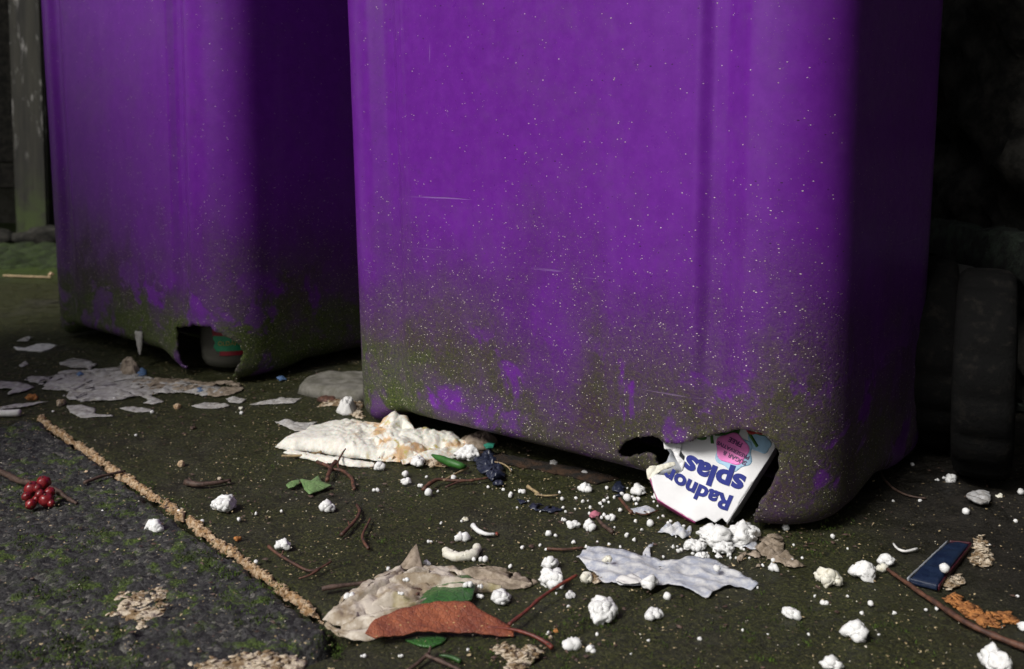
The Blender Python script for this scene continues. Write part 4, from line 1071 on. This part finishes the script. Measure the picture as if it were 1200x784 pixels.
twig([([(4,323),(30,324),(60,325)], 1.4, 1.2)], 'straw', 'pale straw lying on the far slab left of the left bin', 'straw')
twig([([(627,579),(640,581),(655,580)], 1.4, 1.0)], 'straw', 'short pale straw piece on the slab in front of the right bin', 'straw')
twig([([(618,570,1),(626,575),(632,579)], 2.4, 1.2)], 'straw', 'tiny tan wood chip beside the short pale straw', 'chip')
twig([([(699,606,1),(706,614),(718,624)], 1.8, 2.6)], 'twigd', 'short brown stick left of the carton between foam beads', 'stick')
twig([([(726,584,1),(733,592),(740,601)], 1.6, 2.4)], 'twig', 'small brown stick next to the foam beads left of the carton', 'stick')
twig([([(745,601),(756,603,1),(772,598,1)], 1.0, .8)], 'twig', 'thin brown stem beneath the pink side of the carton', 'stem')
twig([([(1047,637,1),(1052,643,1),(1061,646,1),(1075,643,1)], 1.2, 1.6)], 'white', 'thin white curl of plastic above the blue packet', 'curl', None, 'plastic_curl')
twig([([(554,616,2),(560,622,2),(570,626,2),(580,626,1)], 3.0, 1.6)], 'foam', 'white curved shaving with a red tip right of the small foam cluster', 'shaving', None, 'shaving')
foam(582, 627, 5, 1, 'tiny red crumb at the tip of the white shaving', mat='stem', group=None, name='red_crumb')
# berries on their twig
br = empty('berry_sprig', G(46, 582)); br.location.z = 0; tag(br, 'dark twig with a cluster of red berries on the gritty slab', 'berries')
bl = br.location.copy(); kb = N('glossy red berry'); kb.set(kb.mix(kb.ramp(kb.noise(150, 4, .6), .4, .7), (.22, .012, .016), (.09, .006, .010)), .3, Subsurface_Weight=.1, Subsurface_Scale=.003); M['berry'] = kb.m
bm = bmesh.new(); tube(bm, [G(-14,548,.005)-bl, G(2,554,.006)-bl, G(22,563,.007)-bl, G(42,567,.010)-bl, G(62,572,.009)-bl, G(78,583,.006)-bl, G(90,590,.005)-bl], [.0034, .0030, .0028, .0028, .0022, .0022, .0014], 9, .35)
bm_obj('twig', bm, M['twigd'], br)
for x, y, w_, zz in ((51,566,13,.013),(37,573,14,.010),(31,582,9,.008),(36,591,10,.006),(54,586,13,.007),(58,577,10,.011),(47,579,9,.012),(43,585,8,.006),(60,590,7,.005),(44,572,8,.014)):
    g = G(x, y, zz); r = 1.28*w_*g.y/FPX/2; bm = bmesh.new(); blob(bm, (0, 0, 0), r, 3, .07, seed=x)
    o = bm_obj('berry', bm, M['berry'], br); o.location = g-bl
    bm = bmesh.new(); blob(bm, (0, -r*.35, r*.93), r*.17, 1, .2); bm_obj('calyx', bm, M['twigd'], o)

# ------------------------------------------------------------------ plastic films, packet, scraps
film([(675,657),(690,648),(715,648),(740,652),(752,655),(760,645),(766,643),(762,655),(775,661),(792,663),(812,658),(832,661),(850,667),(870,679),(890,690),(880,694),(862,692),(846,692),(836,700),(830,706),(816,702),(800,695),(782,689),(765,690),(745,692),(728,692),(722,688),(700,682),(688,668)], 'large crumpled bluish translucent film in front of the drink carton', 'filmb', lift=.001, name='plastic_film', cat='plastic film', group=None, noisep=.003, res=.0016, cf=lambda x, y, e: .0015+.0030*(.5-abs(mn.noise(Vector((x*38+y*12, y*50, 1)))))*2+.0016*(.5-abs(mn.noise(Vector((x*110, y*130, 6))))))
film([(722,690),(728,684),(742,682),(752,688),(748,694),(730,694)], 'white folded paper edge lying on the bluish film', 'white', amp=.003, lift=.006, name='paper_scrap', cat='paper scrap', group=None)
film([(772,627),(780,618),(795,621),(803,624),(810,620),(809,632),(800,635),(785,629)], 'small crinkled clear film scrap left of the white foam pile', 'filmb', amp=.008, name='plastic_film', cat='plastic film', group=None, noisep=.003)
film([(855,641),(866,637),(880,637),(886,640),(888,647),(880,646),(872,644),(860,643)], 'pale flat film shred at the foot of the foam pile', 'filmb', amp=.004, name='plastic_film', cat='plastic film', group=None)
film([(888,645),(892,632),(910,626),(920,636),(925,650),(938,662),(945,667),(930,668),(912,664),(900,658)], 'yellow brown crumpled plastic shred right of the foam pile', 'filmt', amp=.005, name='plastic_shred', cat='shred', group=None, noisep=.008, holes=.12, res=.0014, sc=140)
film([(864,660),(868,650),(882,648),(894,656),(892,668),(876,668)], 'brown leaf litter clot below the foam pile', 'filmt', amp=.004, name='litter_clot', cat='litter', group=None, noisep=.008, holes=.15, res=.0014, sc=160)
film([(735,600),(748,596),(762,597),(768,600),(760,605),(742,604)], 'flat pale film scrap under the carton corner', 'filmb', amp=.003, name='plastic_film', cat='plastic film', group=None)
film([(690,608),(696,603),(704,604),(700,609),(693,611)], 'small pink scrap near the three foam beads', 'pink', amp=.004, name='plastic_scrap', cat='scrap', group=None, thick=.001)
for pts, lb, am in (([(556,540),(568,532),(580,534),(586,545),(592,560),(590,571),(578,570),(570,560),(560,556)], 'crumpled navy plastic scrap beside the curved brown twig', .006), ([(604,588),(625,592),(650,596),(660,600),(648,603),(625,600)], 'long navy plastic shred on the slab before the right bin', .003), ([(718,575),(722,568),(728,566),(731,574),(728,584),(720,586)], 'small glossy navy scrap under the lip of the right bin hole', .006)):
    film(pts, lb, 'navy', amp=am, sc=230, res=.0013, holes=.25, name='plastic_scrap', cat='scrap', group='navy plastic scraps', thick=.001, noisep=.004)
film([(567,536),(572,533),(580,534),(577,539),(570,540)], 'small teal plastic corner on the crumpled navy scrap', 'teal', lift=.012, name='plastic_scrap', cat='scrap', group=None, thick=.001)
film([(1133,590),(1140,584),(1152,583),(1160,585),(1159,596),(1150,598),(1140,594)], 'grey white angular foam flake on the dark ground near the black wheels', 'foamg', amp=.004, lift=.004, name='foam_flake', cat='flake', group=None, thick=.003)
# blue packet
c4 = [G(1066,686), G(1113,641), G(1137,643), G(1098,694)]
M['packet'] = plain('dark blue packet', (.004, .011, .038), .5, scale=50, col2=(.010, .022, .055), bump=.8, bd=.0015)
M['maroon'] = plain('maroon edge', (.05, .006, .014), .5)
pk = empty('blue_packet', sum(c4, Vector())/4); tag(pk, 'small flattened dark blue packet with maroon side on the damp ground', 'packet')
P0 = pk.location.copy()
V = []; F = []; n = 22
for i in range(n+1):
    for j in range(n+1):
        u, v = i/n, j/n; p = (c4[0]*(1-v)+c4[3]*v)*(1-u)+(c4[1]*(1-v)+c4[2]*v)*u
        ed = min(u, 1-u, v, 1-v); z = .0048+.002*math.sin(u*3)+.0016*mn.noise(p*110)-.0022*(1-min(1, ed/.08))**2
        V.append((p.x-P0.x, p.y-P0.y, z))
for i in range(n):
    for j in range(n): a = i*(n+1)+j; F.append((a, a+1, a+n+2, a+n+1))
o = mesh_obj('front_panel', V, F, M['packet'], pk); s = o.modifiers.new('s', 'SOLIDIFY'); s.thickness = .0008; s.offset = 0
def wall_strip(a, b, mat, nm):
    V = []; F = []; n = 20
    for i in range(n+1):
        p = a*(1-i/n)+b*(i/n)
        for k in range(4): V.append((p.x-P0.x+.0006*mn.noise(p*200+Vector((0, 0, k))), p.y-P0.y, (.0045*k/3)+.001))
    for i in range(n):
        for k in range(3): q = i*4+k; F.append((q, q+4, q+5, q+1))
    o = mesh_obj(nm, V, F, mat, pk); s = o.modifiers.new('s', 'SOLIDIFY'); s.thickness = .0008
wall_strip(c4[3]+Vector((.0012, -.0008, 0)), c4[2]+Vector((.0012, -.0008, 0)), M['maroon'], 'side_panel'); wall_strip(c4[0], c4[3], M['packet'], 'end_panel'); wall_strip(c4[0]+Vector((-.001, .0005, 0)), c4[1]+Vector((-.001, .0005, 0)), M['foil'], 'side_panel'); wall_strip(c4[1], c4[2], M['maroon'], 'end_panel')
# shred stuck on the left bin
a = hit(TL_, 165, 388); ex_ = TL_.to_3x3() @ Vector((1, 0, 0)); ou = TL_.to_3x3() @ Vector((0, -1, 0))
V = []; F = []
for i in range(15):
    for j in range(9):
        t = i/14; wv = (.0062*(1-t)**.6*(1 if t > .15 else .7+2*t)+.0015)
        p = a+ex_*((j/8-.5)*2*wv+.002*t) + ou*(.003+.003*math.sin(j*1.3)*(1-t)+.001*mn.noise(Vector((i*.7, j*.9, 0)))) - Vector((0, 0, .034*t))
        V.append(p)
for i in range(14):
    for j in range(8): q = i*9+j; F.append((q, q+1, q+10, q+9))
o = mesh_obj('paper_shred', V, F, M['film']); s = o.modifiers.new('s', 'SOLIDIFY'); s.thickness = .0012; recenter(o, a)
tag(o, 'pale paper shred stuck to the lower face of the left bin', 'shred')

# ------------------------------------------------------------------ crumbs
for x, y, w_, m, lb in ((38,468,13,'orange','round orange crumb on the grey film at the far left'),(208,479,11,'sawdust','peach coloured crumb in front of the left bin'),(72,475,13,'tan','flat tan crumb below the large grey film'),(211,546,11,'sawdust','small peach crumb on the slab right of the sawdust joint'),(279,633,8,'orange','small orange crumb beside the lower sawdust joint'),(226,503,7,'twigd','tiny dark red brown chip before the left bin'),(102,555,7,'sawdust','small peach crumb above the twig on the gritty slab'),(60,323,7,'sawdust','peach crumb at the end of the far pale straw'),(293,780,9,'sawdust','peach crumb in the joint at the bottom edge'),(645,748,6,'tan','round tan crumb beside the red stalk tip'),(652,741,8,'orange','small orange flake near the foam pair at the bottom'),(546,610,8,'foamd','yellowish crumb behind the small foam cluster'),(1172,583,8,'foamd','pale crumb on the dark ground by the right border'),(48,771,6,'orange','small orange crumb at the bottom left of the gritty slab'),(96,747,7,'foamd','pale crumb on the gritty slab near the bottom left'),(257,562,5,'tan','tiny tan crumb behind the thick dark twig'),(282,480,6,'foamd','small cream crumb before the left bin')):
    g = G(x, y); bm = bmesh.new(); r = w_*g.y/FPX/2; rr = random.Random(x)
    for k in range(7): blob(bm, (rr.uniform(-.5, .5)*r, rr.uniform(-.5, .5)*r, r*rr.uniform(.2, .6)), r*rr.uniform(.4, .7), 2, .35, seed=x+k)
    o = bm_obj('crumb', bm, M[m]); o.location = g; tag(o, lb, 'crumb', 'loose crumbs')

# ------------------------------------------------------------------ polystyrene
FM = [
 (262,592,37,14,'three pointed white foam lump right of the sawdust joint',None),
 (180,619,25,11,'white foam lump on the gritty slab left of the sawdust joint',None),
 (331,639,25,10,'white foam lump behind the branching twig',None),
 (383,596,21,9,'small white foam lump just below the ivy leaf',None),
 (445,548,15,6,'white foam lump touching the front edge of the big tissue',None),
 (476,565,15,8,'round white foam lump before the stained end of the tissue',None),
 (493,570,9,3,'pair of foam beads at the left tip of the curved brown twig',None),
 (441,575,11,3,'tiny oval foam lump left of the curved brown twig',None),
 (548,533,30,13,'white foam lump leaning on the green pod',None),
 (490,541,20,9,'white foam lump in front of the orange stained tissue',None),
 (588,702,31,10,'triangular white foam lump right of the dark green leaf',None),
 (542,630,19,7,'small foam cluster behind the long white foam strip',None),
 (549,686,13,3,'two fused foam beads on the brown tissue shred',None),
 (563,688,9,2,'oval foam bead at the right end of the brown tissue shred',None),
 (567,657,14,3,'foam bead pair right behind the beige tissue',None),
 (648,684,34,14,'large white foam lump behind the red stalk tip',None),
 (643,662,23,9,'white foam lump above the large one by the red stalk tip',None),
 (688,679,23,9,'creamy foam lump at the left tip of the bluish film','foamd'),
 (763,683,26,9,'white foam lump resting against the front of the bluish film',None),
 (712,657,15,7,'cream foam crumb on the upper edge of the bluish film','foamd'),
 (708,716,48,22,'biggest foam lump in front of the bluish film, ragged and wide',None),
 (767,721,27,11,'round clustered foam lump in front of the right half of the bluish film',None),
 (670,756,24,9,'foam lump at the bottom right of the red stalk tip',None),
 (692,762,15,5,'curved small foam lump beside the one near the bottom edge',None),
 (668,699,13,5,'small jagged foam lump below the large one by the red stalk',None),
 (973,680,33,13,'creamy heart shaped foam lump on the green slab at right','foamd'),
 (1010,671,38,18,'wide knobbly foam lump right of the creamy one',None),
 (1038,658,22,8,'foam lump at the upper end of the long brown stick',None),
 (1034,667,17,5,'yellowish small foam lump right at the tip of the long brown stick','foamd'),
 (1000,741,38,15,'knobbly round foam lump near the bottom right',None),
 (927,720,26,8,'slanting oblong foam lump below the creamy heart shaped one',None),
 (967,708,11,2,'small foam bead pair below the creamy heart shaped lump',None),
 (976,780,26,9,'foam lump cut by the bottom edge at right',None),
 (1168,778,46,14,'large smooth foam lump in the bottom right corner',None),
 (1200,735,18,5,'foam lump cut by the right border below the orange scraps',None),
 (671,616,17,4,'tallest of the three foam lumps in front of the right bin lip',None),
 (690,618,19,5,'flat heart shaped foam lump right of the tall one',None),
 (716,608,15,3,'three round foam beads in a clover before the right bin lip',None),
 (749,576,22,12,'knobbly greyish foam lump left of the carton',None),
 (746,586,12,2,'oblong foam bead under the knobbly lump left of the carton',None),
 (612,577,10,2,'small foam bead pair on the slab before the right bin',None),
 (687,573,19,6,'foam shred with navy fleck under the bin edge',None),
 (1108,561,8,3,'small foam lump on dark ground beside the black wheels',None),
 (1098,563,6,2,'tiny foam piece left of the small lump by the black wheels',None),
 (1115,563,14,5,'white foam lump on the dark ground at the foot of the black wheels',None),
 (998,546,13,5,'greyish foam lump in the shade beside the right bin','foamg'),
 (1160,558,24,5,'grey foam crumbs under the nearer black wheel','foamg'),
 (1120,701,9,3,'foam piece at the upper tip of the long orange scrap',None),
 (886,604,10,4,'foam chip caught on the right lip of the bin hole',None),
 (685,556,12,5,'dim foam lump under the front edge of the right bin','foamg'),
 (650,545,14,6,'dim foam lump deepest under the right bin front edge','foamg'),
 (906,666,17,7,'foam lump on the yellow brown plastic shred',None),
 (661,610,8,2,'smallest foam bead pair left of the three foam lumps',None),
 (504,636,9,2,'flat foam chip left of the small foam cluster',None),
 (470,697,9,2,'oval foam bead lying on the beige tissue',None),
 (447,730,12,3,'bright foam chip at the front of the beige tissue',None),
 (410,700,14,3,'flat foam chip at the upper left of the beige tissue',None),
 (476,681,10,3,'foam chip in the hollow of the beige tissue',None),
 (501,662,12,4,'foam chip behind the beige tissue beside the standing shred',None),
 (426,770,8,2,'small pointed foam chip at the corner of the gritty slab',None),
 (470,770,7,2,'foam chip in the joint below the red brown leaf',None),
 (563,700,11,3,'foam chip between the dark green leaf and the triangular lump',None),
]
LIFT = {(447,730): .008, (470,697): .014, (410,700): .006, (476,681): .014, (549,686): .008, (563,688): .006, (712,657): .006, (763,683): .003, (490,541): .002}
for x, y, w_, n, lb, m in FM:
    foam(x, y, w_, n, lb, m or 'foam', elong=1+((x*13+y) % 10)*.032 if n > 3 else 1.0, lift=LIFT.get((x, y), 0), rot=-.5 if (x, y) == (927,720) else None)
# long foam strip
bm = bmesh.new(); pts = [(522,645),(528,648),(534,650),(540,652),(546,651),(552,650),(557,647),(559,643),(525,650),(537,653),(548,653)]
tube(bm, [G(p[0], p[1], .004)-G(540, 650) for p in ((521,644),(527,650),(536,652.5),(546,652),(554,650),(559,645),(559,640))], [.0022, .0038, .0042, .0040, .0042, .0034, .0022], 14, .35)
for i, (x, y) in enumerate(pts[:7]): g = G(x, y, .0048)-G(540, 650); blob(bm, g, .0030, 2, .22, seed=i)
o = bm_obj('foam_lump', bm, M['foamd']); o.location = G(540, 650); tag(o, 'long crescent shaped foam strip behind the beige tissue', 'foam lump', 'polystyrene foam lumps')
# pile spilling from the carton
rnd = random.Random(3)
def pile(cx_, cy_, w_, n, seed, lb, top=1.0): return foam(cx_, cy_, w_, int(n*2), lb, flat=top*.8, elong=1.15, bead=.0021)
pile(838,626,54,46,1,'tall foam heap directly below the torn bottom of the carton',1.2)
pile(868,628,44,32,2,'foam heap right of the carton below the bin hole',1.1)
pile(848,641,30,16,3,'foam lump at the front foot of the foam heap')
pile(816,640,30,16,4,'clustered foam lump left of the foam heap')
pile(822,652,20,8,5,'foam beads right behind the bluish film')
pile(886,624,15,5,6,'foam bead clump at the right end of the foam heap')
pile(842,653,12,4,7,'small foam clump touching the top edge of the bluish film')
# tiny beads
TB = [(762,615),(770,583),(735,585),(741,584),(555,657),(568,658),(921,620),(976,630),(928,658),(920,658),(894,664),(840,668),(782,701),(888,690),(1020,709),(1117,560),(1132,601),(1078,588),(1047,588),(966,607),(1069,545),(517,614),(541,612),(475,557),(362,574),(283,485),(159,511),(62,483),(134,468),(178,484),(643,627),(651,629),(679,573),(699,563),(735,573),(760,602),(812,650),(806,640),(801,618),(786,612),(777,606),(792,630),(795,647),(804,655),(858,612),(872,645),(930,640),(955,700),(948,745),(1010,720),(1085,716),(1098,715),(1160,640),(1107,668),(1196,578),(1190,612),(640,645),(633,640),(612,643),(598,665),(652,697),(666,712),(643,743),(548,763),(540,700),(519,669),(455,668),(500,560),(502,579),(513,577),(531,562),(572,572),(590,575),(599,552),(619,589),(606,596),(633,600),(660,596),(674,598),(705,592),(708,588),(713,590),(727,599),(745,612),(752,622),(743,634),(735,628),(727,642),(700,636),(687,642),(672,637),(300,603),(237,612),(210,600),(150,640),(120,600),(330,600),(1140,720),(1192,700),(993,700),(1048,720),(1030,745),(900,745),(870,740),(820,750),(760,752),(740,768),(700,745),(300,660),(280,610)]
rnd = random.Random(12)
for _ in range(46):
    TB.append((round(rnd.gauss(735, 55)), round(max(572+abs(rnd.gauss(0, 26)), 572))))
for _ in range(26):
    TB.append((round(rnd.gauss(850, 40)), round(640+abs(rnd.gauss(0, 12)))))
big = {(762,615): 9, (770,583): 10, (735,585): 10, (921,620): 9, (840,668): 9, (782,701): 10, (1020,709): 7, (1107,668): 12, (1132,601): 9, (501,579): 9, (1196,578): 8, (976,630): 6, (567,658): 9, (502,579): 10, (531,562): 8, (475,557): 8, (643,627): 8, (817,653): 10}
for i, (x, y) in enumerate(TB):
    w_ = big.get((x, y), rnd.uniform(2.6, 5.5))
    on_packet = (x, y) == (1107, 668)
    if on_packet: o = foam(x, y, w_, 1, 'round white foam bead resting on the dark blue packet', group=None, name='foam_bead', lift=.009); continue
    if (x, y) == (840, 668): o = foam(x, y, w_, 1, 'round white foam bead lying on the bluish film', group=None, name='foam_bead', lift=.005); continue
    o = foam(x, y, w_, 1, 'tiny single white foam bead lying loose on the ground', group='tiny loose foam beads', name='foam_bead')
foam(1078+5, 692, 8, 1, 'bead at the right tip of the bluish film', group=None, name='foam_bead') if False else None

# ------------------------------------------------------------------ fine flecks and soil
def flecks(name, n, region, smin, smax, mat, seed, label=None):
    rnd = random.Random(seed); V = []; F = []; k = 0
    while k < n:
        x = rnd.uniform(region[0], region[1]); y = rnd.uniform(region[2], region[3])
        if mn.noise(Vector((x*9, y*9, seed))) + rnd.random()*.9 < .25: continue
        px, py = PX((x, y, 0))
        if not (-40 < px < 1240 and py < 830): continue
        if x > .30 and rnd.random() < .55: continue
        k += 1; s = rnd.uniform(smin, smax)*rnd.choice((.6, .8, 1, 1.5)); a = rnd.uniform(0, 3.14); ca, sa = math.cos(a), math.sin(a); q = rnd.uniform(.25, .8)
        b = len(V); z = .0016+rnd.uniform(0, .0012); m = rnd.randint(4, 6)
        u, v = (x-J0.x)*jd.x+(y-J0.y)*jd.y, (x-J0.x)*jp.x+(y-J0.y)*jp.y
        if u > 0 and v > 0 and u < SL: z += .0045
        for t in range(m):
            th = 6.283*t/m+rnd.uniform(-.3, .3); lx, ly = s*math.cos(th), s*q*math.sin(th)
            V.append((x+lx*ca-ly*sa, y+lx*sa+ly*ca, z+rnd.uniform(-.0004, .0006)))
        V.append((x, y, z+s*.35)); c = len(V)-1
        for t in range(m): F.append((b+t, b+(t+1) % m, c))
    o = mesh_obj(name, V, F, M[mat], None, False); return tag(o, kind='stuff')
M['fleck'] = plain('pale wood flecks', (.48, .38, .22), .8, scale=160, col2=(.22, .16, .08), lo=.42, hi=.58)
M['fleckw'] = plain('white flecks', (.62, .58, .48), .8, scale=160, col2=(.40, .36, .27))
flecks('sawdust_flecks', 9000, (-1.2, .62, .58, 1.75), .0004, .0011, 'fleck', 5)
flecks('white_flecks', 2600, (-1.1, .62, .58, 1.65), .0003, .0009, 'fleckw', 8)
flecks('grit', 3000, (-1.2, .62, .58, 1.7), .0008, .0022, 'twigd', 15)
# damp soil and litter under the front edge of the right bin
lump([(560,530),(600,536),(650,545),(690,552),(725,562),(700,568),(660,558),(610,548),(570,542)], 'dark rusty soil heap along under the front edge of the right bin', 'rust', .002, 'soil_heap', 'soil', edge=.02, fine=.004, noisep=.005)
# moss tufts in the slab joint and on the gritty slab
def tufts():
    rnd = random.Random(21); bm = bmesh.new(); V = []; F = []
    for cxp, cyp, rp, n in ((90,690,34,90),(40,640,25,70),(235,660,30,90),(200,600,24,50),(270,690,26,80),(105,640,26,60),(25,590,20,40),(120,775,46,170),(60,770,30,90),(15,770,24,70),(290,725,30,60),(170,575,18,35),(310,700,20,50),(40,700,22,50),(385,760,22,60),(140,600,22,40),(700,735,40,60),(900,735,60,110),(640,765,40,70),(960,620,50,80),(1050,760,50,60),(820,760,60,90),(560,770,40,60),(430,650,50,40),(300,560,60,40),(450,610,60,50)):
        for i in range(n):
            a = rnd.uniform(0, 6.28); r = rp*math.sqrt(rnd.random()); p = G(cxp+r*math.cos(a), cyp+r*math.sin(a)*.7)
            if mn.noise(p*60) < -.05: continue
            u, v = (p.x-J0.x)*jd.x+(p.y-J0.y)*jd.y, (p.x-J0.x)*jp.x+(p.y-J0.y)*jp.y
            z0 = .005 if (u > 0 and v > 0 and u < SL) else .0008
            for j in range(5):
                h = rnd.uniform(.0010, .0028); d = Vector((rnd.gauss(0, .5), rnd.gauss(0, .5), 1)).normalized()*h; s = Vector((rnd.gauss(0, 1), rnd.gauss(0, 1), 0)).normalized()*.0006
                q = p+Vector((rnd.gauss(0, .0016), rnd.gauss(0, .0016), z0)); b = len(V); V += [q-s, q+s, q+d]; F.append((b, b+1, b+2))
    o = mesh_obj('moss', V, F, M['mossy'], None, False); tag(o, kind='stuff')
tufts()
